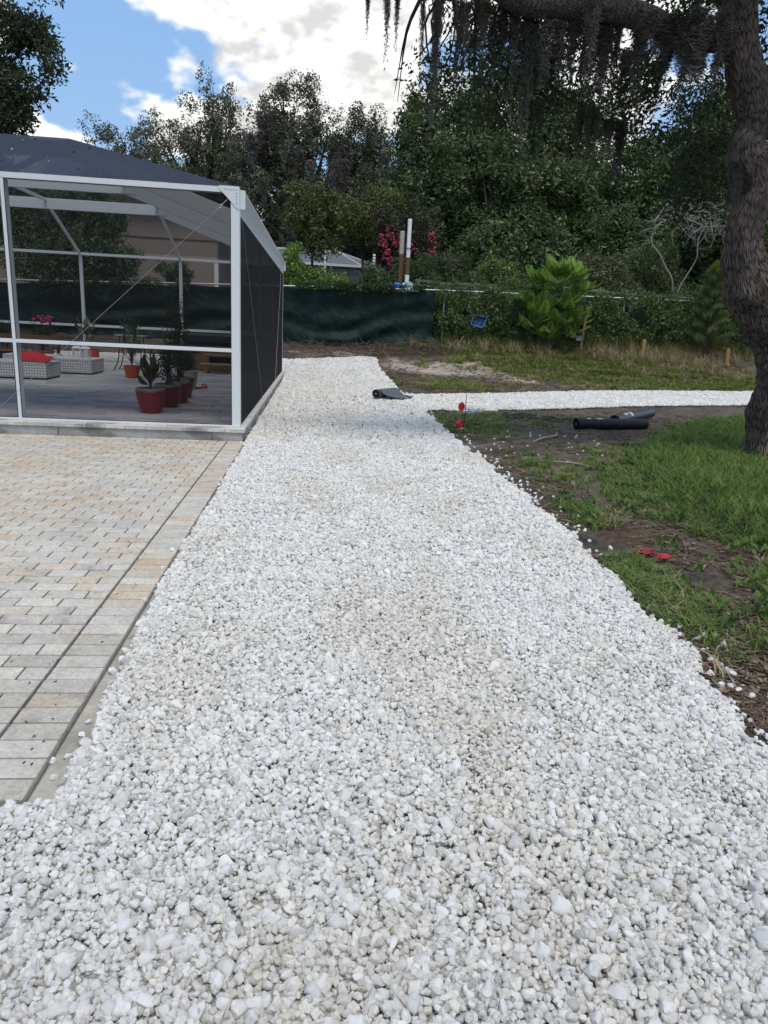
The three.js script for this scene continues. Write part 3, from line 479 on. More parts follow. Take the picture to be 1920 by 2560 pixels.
function bladesAt(list, mat, parent, name, geo) { return copies(name, geo, mat, list, parent); }
// broad leaf plant: stems with large separate leaves
function bigLeafPlant(parent, base, R, n, h, len, wid, tone, spread = 0.6, name = 'leaf') {
  const shape = (() => { const P = [], N = 7; for (let i = 0; i < N; i++) { const a = i / N, b = (i + 1) / N, w = (t) => wid / 2 * Math.sin(Math.PI * Math.pow(t, 0.8)), y = (t) => len * t, z = (t) => -0.35 * len * t * t, f = (t) => 0.16 * w(t); for (const s of [-1, 1]) { const q = [[0, y(a), z(a)], [s * w(a), y(a), z(a) + f(a)], [s * w(b), y(b), z(b) + f(b)], [0, y(b), z(b)]]; P.push(...q[0], ...q[1], ...q[2], ...q[0], ...q[2], ...q[3]); } } return tris(P); })();
  const stems = [], mats = [0.8, 1, 1.25].map((k) => std(tone.map((t) => t * k), 0.45, { side: THREE.DoubleSide }));
  for (let k = 0; k < n; k++) {
    const a = k * 2.4 + R(), y = h * (0.25 + 0.75 * (k + 0.5) / n), o = spread * h * 0.28 * (0.4 + R() * 0.6), p = [base[0] + Math.cos(a) * o, base[1] + y, base[2] + Math.sin(a) * o];
    stems.push(limb([[base[0], base[1], base[2], 0.006], [base[0] + Math.cos(a) * o * 0.3, base[1] + y * 0.6, base[2] + Math.sin(a) * o * 0.3, 0.005], [...p, 0.003]], 5, 5));
    const m = part(name, shape, mats[k % 3], parent); m.position.set(...p); m.rotation.set(0.35 + 0.7 * R() * spread * 2, -a + Math.PI / 2, 0, 'YXZ'); m.scale.setScalar(0.7 + 0.5 * R());
  }
  part('stem', stems, std([0.05, 0.07, 0.025], 0.8), parent);
}
const sprayFine = spray(1, 12, 0.16, 0.06, 0.022), sprayMid = spray(2, 12, 0.22, 0.085, 0.042);
const GREEN = [[0.045, 0.085, 0.022], [0.06, 0.1, 0.03], [0.035, 0.07, 0.02]];

// ---------------------------------------------------------------- furniture and pots on the deck
{
  const R = rng(77);
  const ottoman = (x0, x1, z0, z1, label) => {
    const w = x1 - x0, d = z0 - z1, o = thing('wicker_ottoman', label, 'ottoman', [(x0 + x1) / 2, DY + 0.001, (z0 + z1) / 2], 0, 'white wicker seats in the screen room');
    part('plinth', bx(w - 0.04, 0.03, d - 0.04, 0, 0.015, 0), blackPlastic, o); part('woven_body', bx(w, 0.25, d, 0, 0.155, 0, 0.012), wicker, o); part('woven_top', bx(w + 0.004, 0.03, d + 0.004, 0, 0.295, 0, 0.01), wicker, o); return o;
  };
  ottoman(-6.75, -5.05, -13.97, -14.76, 'long low white wicker ottoman with two red cushions on it');
  ottoman(-5.62, -4.68, -15.5, -16.4, 'white wicker ottoman carrying two small white lanterns');
  ottoman(-6.75, -5.72, -16.25, -16.95, 'white wicker ottoman half hidden behind the red cushions');
  const pillow = (x, y, z, w, d, h, turn, tilt, label) => {
    const o = thing('cushion', label, 'cushion', [x, y, z], turn, 'red cushions on the ottoman'); o.rotation.x = tilt;
    const top = (sgn) => { const P = [], N = 12; const f = (u, v) => { const e = Math.pow(Math.max(0, (1 - u * u) * (1 - v * v)), 0.42), k = 1 - 0.09 * (1 - Math.abs(u * v)) * (u * u + v * v) * 0.7; return [u * w / 2 * k, sgn * h / 2 * e + 0.004 * n3(u * 3, v * 3, sgn) * e, v * d / 2 * k]; }; for (let i = 0; i < N; i++) for (let j = 0; j < N; j++) { const q = [[i, j], [i, j + 1], [i + 1, j + 1], [i + 1, j]].map(([a, b]) => f(a / N * 2 - 1, b / N * 2 - 1)); const s = sgn > 0 ? [0, 1, 2, 0, 2, 3] : [0, 2, 1, 0, 3, 2]; for (const k of s) P.push(...q[k]); } const g = mergeVertices(tris(P).deleteAttribute('normal').deleteAttribute('uv'), 1e-4); g.computeVertexNormals(); g.setAttribute('uv', new THREE.Float32BufferAttribute(new Float32Array(g.attributes.position.count * 2), 2)); return g; };
    part('upper_cover', top(1), redCloth, o); part('lower_cover', top(-1), tanCloth, o); return o;
  };
  pillow(-5.48, 0.545, -14.42, 0.5, 0.42, 0.17, 0.1, 0.12, 'plain red cushion leaning behind the other red cushion');
  pillow(-5.28, 0.515, -14.2, 0.56, 0.4, 0.14, -0.15, 0.14, 'red cushion with tan underside at the ottoman edge');
  const lantern = (x, z, turn, label) => {
    const o = thing('lantern', label, 'lantern', [x, DY + 0.3115, z], turn, 'white lanterns on the ottoman'), s = 0.075;
    part('base', bx(0.17, 0.02, 0.17, 0, 0.01, 0), whitePaint, o); for (const [a, b] of [[1, 1], [1, -1], [-1, 1], [-1, -1]]) part('post', bx(0.016, 0.19, 0.016, a * s, 0.115, b * s, 0.002), whitePaint, o);
    for (const y of [0.08, 0.145, 0.2]) part('frame_bar', [bx(0.134, 0.01, 0.01, 0, y, s, 0.002), bx(0.134, 0.01, 0.01, 0, y, -s, 0.002), bx(0.01, 0.01, 0.134, s, y, 0, 0.002), bx(0.01, 0.01, 0.134, -s, y, 0, 0.002)], whitePaint, o);
    for (const q of [-1, 1]) part('frame_bar', [bx(0.01, 0.19, 0.01, 0, 0.115, q * s, 0.002), bx(0.01, 0.19, 0.01, q * s, 0.115, 0, 0.002)], whitePaint, o);
    part('roof', new THREE.CylinderGeometry(0.035, 0.125, 0.07, 4).rotateY(Math.PI / 4).translate(0, 0.245, 0), whitePaint, o); part('finial', [new THREE.CylinderGeometry(0.03, 0.03, 0.02, 12).translate(0, 0.288, 0), new THREE.TorusGeometry(0.025, 0.004, 6, 14).translate(0, 0.316, 0)], whitePaint, o);
  };
  lantern(-5.06, -15.82, 0.1, 'white lantern nearer the cushions on the wicker ottoman'); lantern(-4.865, -15.76, -0.05, 'white lantern beside the square orange pot');
  // bench
  const be = thing('garden_bench', 'brown wooden bench with slatted back behind the wicker ottomans', 'bench', [-6.75, DY, -17.35]);
  for (const x of [-0.72, 0.72]) { part('leg', bx(0.07, 0.68, 0.07, x, 0.34, -0.22), benchWood, be); part('leg', bx(0.07, 0.42, 0.07, x, 0.21, 0.22), benchWood, be); part('arm', bx(0.07, 0.035, 0.5, x, 0.44, 0.0), benchWood, be); }
  part('top_rail', bx(1.5, 0.09, 0.035, 0, 0.645, -0.175), benchWood, be); for (let k = 0; k < 9; k++) part('slat', bx(0.05, 0.26, 0.018, -0.6 + k * 0.15, 0.47, -0.175), benchWood, be); for (let k = 0; k < 4; k++) part('seat_board', bx(1.37, 0.025, 0.09, 0, 0.33, -0.13 + k * 0.1), benchWood, be);
  // pots
  const pot = (x, z, r, h, mat, name, label, group, square) => {
    const o = thing(name, label, 'planter', [x, DY + 0.0012, z], R() * 6, group);
    if (square) { part('bowl', new THREE.CylinderGeometry(r * 1.36, r * 1.05, h, 4, 1).rotateY(Math.PI / 4).translate(0, h / 2, 0), mat, o); part('soil', bx(r * 1.7, 0.02, r * 1.7, 0, h, 0), potSoil, o); o.rotation.y = 0.2; }
    else { part('bowl', lathe([[0, 0], [r * 0.68, 0], [r * 0.7, 0.01], [r * 0.78, h * 0.22], [r * 0.93, h * 0.62], [r, h * 0.93], [r * 1.04, h * 0.94], [r * 1.04, h], [r * 0.94, h], [r * 0.9, h * 0.86], [0, h * 0.86]]), mat, o); part('soil', lathe([[0, h * 0.9], [r * 0.88, h * 0.89]]), potSoil, o); }
    return o;
  };
  const rims = (o, r, h) => part('inner_rim', lathe([[r * 0.84, h * 0.93], [r * 0.93, h * 0.93], [r * 0.97, h * 1.1], [r * 0.9, h * 1.1], [r * 0.84, h * 0.93]]), greyRim, o);
  const red = [[-2.235, -9.9], [-2.15, -10.62], [-2.12, -11.18], [-2.2, -11.98]].map(([x, z], k) => { const o = pot(x, z, 0.195, 0.3, redGlaze, 'red_pot', ['dark red pot with broad glossy leaves, nearest of the row', 'second dark red pot of the row, with a bare twiggy shrub', 'third dark red pot of the row, under the tall leafy shrub', 'last dark red pot of the row, farthest from the front screen'][k], 'row of red pots in the screen room'); rims(o, 0.195, 0.3); return o; });
  bigLeafPlant(red[0], [0, 0.27, 0], R, 17, 0.34, 0.2, 0.1, [0.018, 0.035, 0.014], 0.8);
  const twiggy = (o, h, n, w, seed) => {
    const q = rng(seed), st = [], L = [];
    for (let k = 0; k < n; k++) { const a = q() * 6.28, b = a + q() - 0.5, H = h * (0.6 + 0.4 * q()), e = w * (0.3 + 0.7 * q()), p = [[0.03 * Math.cos(a), 0.27, 0.03 * Math.sin(a), 0.006], [0.25 * e * Math.cos(a), 0.27 + H * 0.5, 0.25 * e * Math.sin(a), 0.005], [e * Math.cos(b), 0.27 + H, e * Math.sin(b), 0.002]]; st.push(limb(p, 6, 5));
      for (let j = 0; j < 9; j++) { const t = 0.25 + 0.75 * q(), s = 0.55 + 0.5 * q(), g = GREEN[Math.floor(q() * 3)]; L.push({ p: V(e * t * t * Math.cos(b) + 0.1 * (q() - 0.5), 0.27 + H * t, e * t * t * Math.sin(b) + 0.1 * (q() - 0.5)), q: anyTurn(q), s: V(s, s, s), c: lin(g[0] * 0.8, g[1] * 0.75, g[2] * 0.8) }); } }
    part('stem', st, darkBark, o); copies('foliage', sprayFine, leaf, L, o);
  };
  twiggy(red[1], 0.75, 9, 0.22, 3); twiggy(red[2], 1.5, 12, 0.26, 4); twiggy(red[3], 0.95, 10, 0.25, 5);
  const or1 = pot(-3.8, -15.25, 0.165, 0.25, orangePot, 'orange_pot', 'orange pot with a yellow-green croton, left of the red pots', 'orange pots'); bigLeafPlant(or1, [0, 0.22, 0], R, 34, 0.72, 0.22, 0.05, [0.07, 0.1, 0.02], 0.75);
  const or2 = pot(-3.5, -15.65, 0.165, 0.25, orangePot, 'orange_pot', 'orange pot with red flowers behind the croton', 'orange pots'); bigLeafPlant(or2, [0, 0.22, 0], R, 14, 0.3, 0.16, 0.05, [0.05, 0.09, 0.02], 0.8);
  for (let k = 0; k < 16; k++) { const m = part('flower', rocks[k % 9], std([0.5, 0.012, 0.01], 0.7), or2); m.position.set(0.16 + 0.14 * R(), 0.38 + 0.16 * R(), 0.18 * R()); m.scale.set(0.03, 0.018, 0.028); m.rotation.set(R() * 3, R() * 3, R()); }
  const or3 = pot(-5.13, -17.2, 0.12, 0.44, orangePot, 'orange_pot', 'square orange pot beside the lanterns with a fiddle-leaf fig', 'orange pots', true); bigLeafPlant(or3, [-0.15, 0.43, 0.05], R, 10, 0.62, 0.24, 0.17, [0.075, 0.1, 0.06], 0.85);
  const cr = pot(-2.33, -13.3, 0.17, 0.34, creamPot, 'cream_pot', 'cream pot behind the row of red pots'); twiggy(cr, 0.5, 9, 0.28, 6);
  const ol = pot(-6.55, -18.1, 0.22, 0.32, benchWood, 'flower_tub', 'brown tub with pink oleander flowers behind the bench'); twiggy(ol, 0.72, 14, 0.5, 7);
  for (let k = 0; k < 18; k++) { const m = part('flower', rocks[k % 9], std([0.42, 0.03, 0.1], 0.8), ol); m.position.set(-0.22 + 0.42 * R(), 0.95 + 0.17 * R(), 0.3 * (R() - 0.3)); m.scale.set(0.04, 0.026, 0.036); m.rotation.set(R() * 3, R() * 3, R()); }
  const lt = pot(-7.35, -17.9, 0.24, 0.34, benchWood, 'shrub_tub', 'brown tub of grey-leaved shrub at the left end of the bench'); twiggy(lt, 0.9, 16, 0.4, 8);
  // side table with blue pot
  const tb = thing('side_table', 'small grey side table with bent black legs holding a blue pot', 'table', [-4.3, DY, -17.3]);
  part('table_top', bx(0.66, 0.02, 0.5, 0, 0.785, 0, 0.006), std([0.3, 0.31, 0.31], 0.5), tb);
  for (const [a, b] of [[1, 1], [1, -1], [-1, 1], [-1, -1]]) part('leg', limb([[a * 0.22, 0.776, b * 0.17, 0.012], [a * 0.24, 0.45, b * 0.18, 0.012], [a * 0.27, 0.2, b * 0.2, 0.012], [a * 0.36, 0.001, b * 0.24, 0.012]], 12, 8, 0, true), blackMetal, tb);
  const bp = thing('blue_pot', 'dark blue glazed pot with a low plant on the side table', 'planter', [-4.32, DY + 0.7955, -17.3]);
  part('bowl', lathe([[0, 0], [0.075, 0], [0.085, 0.02], [0.13, 0.14], [0.155, 0.2], [0.165, 0.235], [0.15, 0.235], [0.13, 0.2], [0, 0.2]]), blueGlaze, bp); copies('foliage', sprayFine, leaf, leafCloud(R, [], [0, 0.27, 0], [0.18, 0.1, 0.18], 40, 0.9, GREEN, -0.5), bp);
  // shoes
  for (const [x, z, a, c, l] of [[-2.3, -13.45, 0.4, [0.03, 0.05, 0.16], 'blue and white sandal beside the red sandal on the deck'], [-2.12, -13.62, 1.2, [0.5, 0.03, 0.02], 'red sandal lying on the deck past the red pots']]) { const o = thing('sandal', l, 'sandal', [x, DY + 0.0012, z], a, 'sandals on the deck'), s = new THREE.Shape(); s.absellipse(0, 0, 0.14, 0.05, 0, 6.28); part('sole', new THREE.ExtrudeGeometry(s, { depth: 0.03, bevelEnabled: false, curveSegments: 14 }).rotateX(-Math.PI / 2), std(c, 0.7), o); part('strap', new THREE.TorusGeometry(0.045, 0.012, 6, 14, Math.PI).rotateY(Math.PI / 2).translate(0.04, 0.03, 0), std(c[0] < 0.1 ? [0.5, 0.5, 0.52] : c, 0.7), o); }
  // hot tub with cover and steps
  const tub = thing('hot_tub', 'brown panelled hot tub under a dark cover in the corner', 'hot tub', [-2.17, DY, -18.03]);
  for (let k = 0; k < 11; k++) part('side_panel', bx(0.188, 0.6, 0.03, -0.955 + k * 0.191, 0.31, 0.1, 0.006), tubWood, tub); for (const x of [-1.062, 1.062]) part('side_panel', bx(0.03, 0.6, 0.88, x, 0.31, -0.335, 0.006), tubWood, tub);
  part('plinth', bx(2.08, 0.05, 0.86, 0, 0.025, -0.345), blackPlastic, tub); part('shell', bx(2.14, 0.06, 0.94, 0, 0.64, -0.345, 0.02), blackPlastic, tub); part('cover', bx(2.2, 0.2, 1.0, 0, 0.772, -0.345, 0.03), std([0.012, 0.015, 0.022], 0.6, { bumpMap: grain, bumpScale: 0.002 }), tub);
  const st = thing('hot_tub_steps', 'two-tread light wooden steps in front of the hot tub', 'steps', [-2.25, DY, -17.48]);
  for (const x of [-0.36, 0.36]) { part('side_frame', [bx(0.06, 0.2, 0.06, x, 0.1, 0.2, 0.004), bx(0.06, 0.4, 0.06, x, 0.2, -0.08, 0.004), bx(0.06, 0.05, 0.22, x, 0.025, 0.06, 0.004)], stepWood, st); }
  part('tread', bx(0.98, 0.035, 0.27, 0, 0.2185, 0.16, 0.006), stepWood, st); part('tread', bx(0.9, 0.035, 0.27, 0, 0.4185, -0.1, 0.006), stepWood, st); part('riser', bx(0.66, 0.15, 0.02, 0, 0.3, -0.08, 0.003), potSoil, st);
}

// ---------------------------------------------------------------- boundary fence: posts, top rail, dark green privacy cloth on the left part
const FZ = -23.5, fenceTop = (x) => interp([[-10, 2.2], [-5.7, 2.37], [-1.2, 2.5], [0.75, 2.56], [3.6, 2.63], [6.4, 2.665], [8.6, 2.69], [13.4, 2.75], [20, 2.8]], x);
{
  const f = thing('boundary_fence', 'chain link boundary fence with pale top rail and dark green privacy cloth', 'fence');
  for (let x = -11; x < 19; x += 3) part('fence_post', [cyl([x, rise(x, FZ) - 0.2, FZ - 0.09], [x, fenceTop(x) + 0.03, FZ - 0.09], 0.026, 0.026, 10), new THREE.SphereGeometry(0.03, 10, 6).translate(x, fenceTop(x) + 0.03, FZ - 0.09)], galvanised, f);
  for (let x = -11; x < 18; x += 3) part('top_rail', cyl([x, fenceTop(x) - 0.01, FZ - 0.04], [x + 3, fenceTop(x + 3) - 0.01, FZ - 0.04], 0.021, 0.021, 8), galvanised, f);
  // hanging cloth: sagging drape folds, loose at the foot
  const cloth = (x0, x1, nx, seed) => {
    const P = [], U = [], I = [], ny = 34;
    for (let i = 0; i <= nx; i++) for (let j = 0; j <= ny; j++) {
      const u = i / nx, v = j / ny, x = lerp(x0, x1, u), sag = 0.045 * Math.abs(Math.sin(x * 2.1 + seed)) * v, top = fenceTop(x) - 0.05 - sag, bot = interp([[-10, 0.72], [-1, 0.76], [0.8, 0.72], [2.2, 0.9], [3.7, 1.07]], x), loose = 1 - v;
      const arc = Math.sin((v * 3.0 + 0.55 * Math.cos((u - 0.35) * 5.2) + seed) * 5.2 + 1.5 * n3(x * 0.5, v * 1.3, seed)), fold = 0.1 * (0.25 + 0.75 * loose) * (0.3 + 0.7 * sstep(-0.5, 0.4, n3(x * 0.45, v * 0.8, seed + 4))) * arc, pull = 0.04 * Math.sin(x * 4.5 - v * 5) * n3(x * 0.6, v * 2, seed + 9), hem = 0.1 * Math.pow(loose, 5) * (0.6 + n3(x * 1.7, 0, seed)), bell = -0.05 * Math.sin(v * Math.PI) * (0.5 + 0.5 * n3(x * 0.3, 1, seed));
      P.push(x, lerp(bot, top, v), FZ + 0.06 + fold + pull + hem + bell + 0.015 * n3(x * 6, v * 9, seed)); U.push(x, v * 1.8);
      if (i < nx && j < ny) { const o = i * (ny + 1) + j; I.push(o, o + ny + 1, o + 1, o + 1, o + ny + 1, o + ny + 2); }
    }
    const g = new THREE.BufferGeometry(); g.setAttribute('position', new THREE.Float32BufferAttribute(P, 3)); g.setAttribute('uv', new THREE.Float32BufferAttribute(U, 2)); g.setIndex(I); g.computeVertexNormals(); return g;
  };
  part('privacy_cloth', cloth(-1.35, 3.66, 110, 2), privacyCloth, f); part('privacy_cloth', cloth(-11.5, -1.36, 120, 5), privacyCloth, f);
}
// ---------------------------------------------------------------- stucco house beyond the fence, seen through the screen room
{
  const h = thing('stucco_house', 'plain tan stucco house wall with a thin dark band above the fence', 'house'), y0 = 0.8;
  part('wall', bx(16, 4.5, 5, -11.9, y0 + 2.25, -31.5, 0.02), stucco, h); part('band', bx(16.02, 0.05, 0.04, -11.9, 4.22, -28.99, 0.005), stuccoTrim, h); part('corner_board', bx(0.16, 2.6, 0.06, -3.95, y0 + 1.3, -28.98, 0.01), whitePaint, h);
  const roof = new THREE.Shape([[-8.4, 0], [8.4, 0], [5.2, 0.8], [-5.2, 0.8]].map(([a, b]) => new THREE.Vector2(a, b))); part('roof', new THREE.ExtrudeGeometry(roof, { depth: 5.6, bevelEnabled: false }).translate(-11.9, y0 + 4.5, -34.3), std([0.09, 0.08, 0.075], 0.95), h); part('fascia', bx(16.6, 0.2, 0.04, -11.9, y0 + 4.42, -28.8, 0.01), stuccoTrim, h);
}
// ---------------------------------------------------------------- neighbour's screen room
{
  const n = thing('neighbour_screen_room', 'pale grey mesh screen room of the neighbour above the green fence cloth', 'screen room'), m = screenAt([0.17, 0.19, 0.22], 0.82), fr = (k, g) => part(k, g, whiteAlu, n);
  const zf = -33, zb = -41, x0 = -5.4, x1 = 2.7, ey = 3.9, ry = 4.66, kx0 = -2.6, kx1 = 0.75, kf = -35.2, kb = -38.8, A = [x0, ey, zf], B = [x1, ey, zf], C = [x1, ey, zb], D = [x0, ey, zb], a = [kx0, ry, kf], b = [kx1, ry, kf], c = [kx1, ry, kb], d = [kx0, ry, kb];
  [[A, B, b, a], [B, C, c, b], [C, D, d, c], [D, A, a, d], [a, b, c, d]].forEach((q) => part('roof_mesh', quad(...q), m, n));
  for (const [p, q] of [[A, B], [B, C], [C, D], [D, A]]) fr('eave_beam', bar(p, q, 0.1, 0.1));
  for (const [p, q] of [[A, a], [B, b], [C, c], [D, d], [a, b], [b, c], [c, d], [d, a]]) fr('roof_beam', bar(p, q, 0.06, 0.08));
  for (const x of [-3.3, -1.2, 0.2, 1.86]) { fr('post', bx(0.09, ey - 0.9, 0.09, x, (ey + 0.9) / 2 - 0.05, zf)); fr('rafter', bar([x, ey, zf], [clamp(x, kx0, kx1), ry, kf], 0.05, 0.07)); }
  for (const p of [A, B, C, D]) fr('corner_post', bx(0.1, ey - 0.9, 0.1, p[0], (ey + 0.9) / 2 - 0.05, p[2]));
  for (const z of [-35, -37, -39]) fr('rafter', bar([x1, ey, z], [kx1, ry, clamp(z, kb, kf)], 0.05, 0.07));
  part('wall_mesh', quad([x0, 0.9, zf], [x1, 0.9, zf], [x1, ey, zf], [x0, ey, zf]), screenAt([0.14, 0.15, 0.17], 0.45), n); part('wall_mesh', quad([x1, 0.9, zf], [x1, 0.9, zb], [x1, ey, zb], [x1, ey, zf]), screenAt([0.14, 0.15, 0.17], 0.6), n);
  const h = thing('neighbour_house', 'dark gabled house roof inside the neighbour screen room', 'house', [-1.2, 0.8, -45]); part('wall', bx(9, 2.6, 4, 0, 1.3, 0, 0.02), std([0.16, 0.13, 0.11], 0.9), h); const g = new THREE.Shape([[-5, 0], [5, 0], [0, 1.3]].map(([p, q]) => new THREE.Vector2(p, q))); part('roof', new THREE.ExtrudeGeometry(g, { depth: 4.6, bevelEnabled: false }).translate(0, 2.6, -2.3), std([0.03, 0.025, 0.025], 0.9), h);
}
// ---------------------------------------------------------------- tall timber posts behind the fence
{
  const p = (x, z, top, cut, w, d, foot, label) => { const o = thing('timber_post', label, 'post', [x, rise(x, z) - 0.1, z], 0.15, 'two-tone posts behind the fence'), b = rise(x, z) - 0.1; part('lower_post', bx(w * 1.02, cut - b, d * 1.02, 0, (cut - b) / 2, 0, 0.008), brownPaint, o); part('upper_post', bx(w, top - cut, d, 0, cut - b + (top - cut) / 2, 0, 0.008), label.startsWith('tall') ? whitePaint : greyPaint, o); if (foot) part('white_base', bx(w * 1.08, 0.3, d * 1.08, 0, 2.96 - b, 0, 0.006), whitePaint, o); return o; };
  const t = p(2.885, -24.8, 4.86, 3.66, 0.115, 0.1, true, 'tall post painted white above brown behind the fence'); part('rope_band', new THREE.TorusGeometry(0.08, 0.012, 6, 16).rotateX(Math.PI / 2).translate(0, 3.95 - rise(2.885, -24.8) + 0.1, 0), blackPlastic, t);
  p(2.68, -25.0, 4.5, 3.77, 0.13, 0.12, false, 'shorter post with weathered grey top above brown lower part');
  const pole = thing('birdhouse_pole', 'thin mottled white pole beside the pink crape myrtle', 'pole', [1.98, 0.8, -28]); part('shaft', limb([[0, 0, 0, 0.05], [0.02, 1.8, 0, 0.045], [0, 3.2, 0, 0.045]], 8, 8), greyBark, pole); for (let k = 0; k < 5; k++) part('white_patch', bx(0.1, 0.07, 0.06, 0.005, 2.75 + k * 0.1, 0.03, 0.01), whitePaint, pole);
  // weathered timber trellis
  const tr = thing('timber_trellis', 'weathered grey timber trellis standing behind the fence', 'trellis', [0, 0, 0]);
  part('rail', bar([3.2, 2.98, -25], [4.6, 2.9, -25], 0.07, 0.07), greyTimber, tr); part('rail', bar([4.55, 2.94, -25.03], [6.0, 2.95, -25.03], 0.07, 0.08), greyTimber, tr); part('rail', bar([3.2, 2.86, -25.8], [6.0, 2.83, -25.8], 0.06, 0.06), greyTimber, tr);
  for (const [x, z] of [[3.3, -25], [5.95, -25], [3.3, -25.8], [5.6, -25.8]]) part('post', bx(0.1, 2.15, 0.1, x, 1.86, z, 0.01), greyTimber, tr);
  for (const x of [3.3, 5.62, 5.95]) part('cross_piece', bar([x, 2.92, -24.95], [x, 2.9, -25.85], 0.06, 0.06), greyTimber, tr);
  const tr2 = thing('rail_fence', 'grey weathered pole rail lying above the overgrown fence', 'rail'); for (const [a, b, c, d] of [[7.9, 3.0, 9.6, 2.86], [9.2, 2.93, 11.6, 2.82], [11.3, 2.87, 14.2, 2.84]]) part('pole', cyl([a, b, -24.5], [c, d, -24.5], 0.035, 0.03, 8), greyTimber, tr2); for (const x of [8.2, 10.6, 13]) part('post', cyl([x, 0.85, -24.5], [x, 2.95, -24.5], 0.05, 0.045, 8), greyTimber, tr2);
  const tarp = thing('blue_tarp', 'bright blue folded tarp bundle on top of the fence', 'tarp', [2.44, 2.62, -24.2], 0.1); { const g = new THREE.IcosahedronGeometry(0.3, 3), q = g.attributes.position; for (let i = 0; i < q.count; i++) { const v = V(q.getX(i), q.getY(i), q.getZ(i)), k = 1 + 0.35 * n3(v.x * 5, v.y * 8, v.z * 5); q.setXYZ(i, v.x * k * 1.1, v.y * k * 0.32 + 0.08, v.z * k * 0.6); } g.computeVertexNormals(); part('sheet', g, std([0.04, 0.2, 0.6], 0.5), tarp); }
  const bag = thing('plastic_bundle', 'pale green plastic bundle tied at the white post foot', 'bundle', [2.9, 2.62, -24.62]); { const g = new THREE.IcosahedronGeometry(0.22, 3), q = g.attributes.position; for (let i = 0; i < q.count; i++) { const v = V(q.getX(i), q.getY(i), q.getZ(i)), k = 1 + 0.4 * n3(v.x * 9, v.y * 9, v.z * 9); q.setXYZ(i, v.x * k, v.y * k * 0.75 + 0.08, v.z * k * 0.5); } g.computeVertexNormals(); part('sheet', g, std([0.3, 0.42, 0.42], 0.4), bag); }
  const ch = thing('plastic_tray', 'blue plastic tray tipped up among the vines on the fence', 'tray', [5.1, 1.62, -23.29], -0.2); ch.rotation.x = -0.3; ch.rotation.z = -0.12;
  const blue = std([0.03, 0.16, 0.52], 0.5), rim = [[-0.23, -0.02], [-0.17, 0.3], [0.26, 0.26], [0.14, -0.1]]; part('tray_floor', tris([...[rim[0], rim[3], rim[2], rim[0], rim[2], rim[1]].flatMap(([p, q]) => [p * 0.92, q * 0.92 + 0.01, -0.09])]), std([0.015, 0.07, 0.26], 0.6, { side: THREE.DoubleSide }), ch);
  for (let k = 0; k < 4; k++) { const [p, q] = rim[k], [u, v] = rim[(k + 1) % 4]; part('tray_rim', bar([p, q, 0], [u, v, 0], 0.03, 0.03, 0.006), blue, ch); part('tray_side', tris([p, q, 0, u, v, 0, u * 0.92, v * 0.92 + 0.01, -0.09, p, q, 0, u * 0.92, v * 0.92 + 0.01, -0.09, p * 0.92, q * 0.92 + 0.01, -0.09]), std([0.02, 0.1, 0.36], 0.6, { side: THREE.DoubleSide }), ch); }
}
// ---------------------------------------------------------------- survey stakes in front of the fence
{
  const st = (x, z, h, w, lean, label) => { const y = groundY(x, z), o = thing('wooden_stake', label, 'stake', [x, y - 0.05, z], 0.1, 'wooden stakes along the fence'); o.rotation.z = lean; part('shaft', bx(w, h, w * 0.7, 0, h / 2, 0, 0.006), stakeWood, o); return o; };
  const s = st(8.55, -23.25, 1.45, 0.085, -0.06, 'leaning tall orange-brown stake with two small notice cards');
  part('wire_wrap', [new THREE.TorusGeometry(0.075, 0.01, 6, 14).rotateX(1.3).translate(0, 0.72, 0), new THREE.TorusGeometry(0.075, 0.01, 6, 14).rotateX(1.75).translate(0, 0.77, 0)], blackPlastic, s);
  const card = (x, y, w, h, t) => { const c = part('notice_card', bx(w, h, 0.006, x, y, 0.045, 0.002), std([0.5, 0.53, 0.6], 0.5), s); c.rotation.z = t; part('printed_face', [bx(w * 0.9, h * 0.16, 0.003, x, y + h * 0.37, 0.0497, 0.0008), bx(w * 0.16, h * 0.5, 0.003, x - 0.02, y - h * 0.06, 0.0497, 0.0008), bx(w * 0.26, h * 0.3, 0.003, x + w * 0.25, y + h * 0.02, 0.0497, 0.0008)], std([0.16, 0.19, 0.33], 0.6), c); };
  card(-0.1, 1.13, 0.11, 0.12, 0.12); card(-0.11, 0.45, 0.19, 0.15, 0.06);
  st(10.6, -23.05, 0.6, 0.12, 0.0, 'short pale wooden stake in dry grass left of the pine'); const s3 = st(13.35, -22.7, 0.62, 0.12, 0.06, 'short orange-brown stake right of the pine sapling'); part('white_tag', bx(0.03, 0.06, 0.02, 0.03, 0.1, 0.06, 0.004), whitePaint, s3);
}

// ---------------------------------------------------------------- trees and shrubs: tapered trunks, limbs and leaf sprays with open gaps
const farSprays = [spray(21, 16, 0.62, 0.2, 0.105, 0.35), spray(22, 16, 0.7, 0.17, 0.085, 0.25), spray(23, 14, 0.55, 0.22, 0.075, 0.45)];
const OAK = [[0.09, 0.105, 0.05], [0.105, 0.118, 0.062], [0.07, 0.085, 0.042], [0.125, 0.138, 0.082]], DEEP = [[0.075, 0.128, 0.046], [0.095, 0.155, 0.055], [0.062, 0.106, 0.042], [0.12, 0.175, 0.07]], OLIVE = [[0.1, 0.125, 0.036], [0.08, 0.11, 0.034], [0.12, 0.145, 0.04]], BRIGHT = [[0.15, 0.25, 0.04], [0.12, 0.21, 0.038], [0.19, 0.3, 0.05]], MOSS = [[0.1, 0.098, 0.082], [0.075, 0.072, 0.06], [0.135, 0.13, 0.11]];
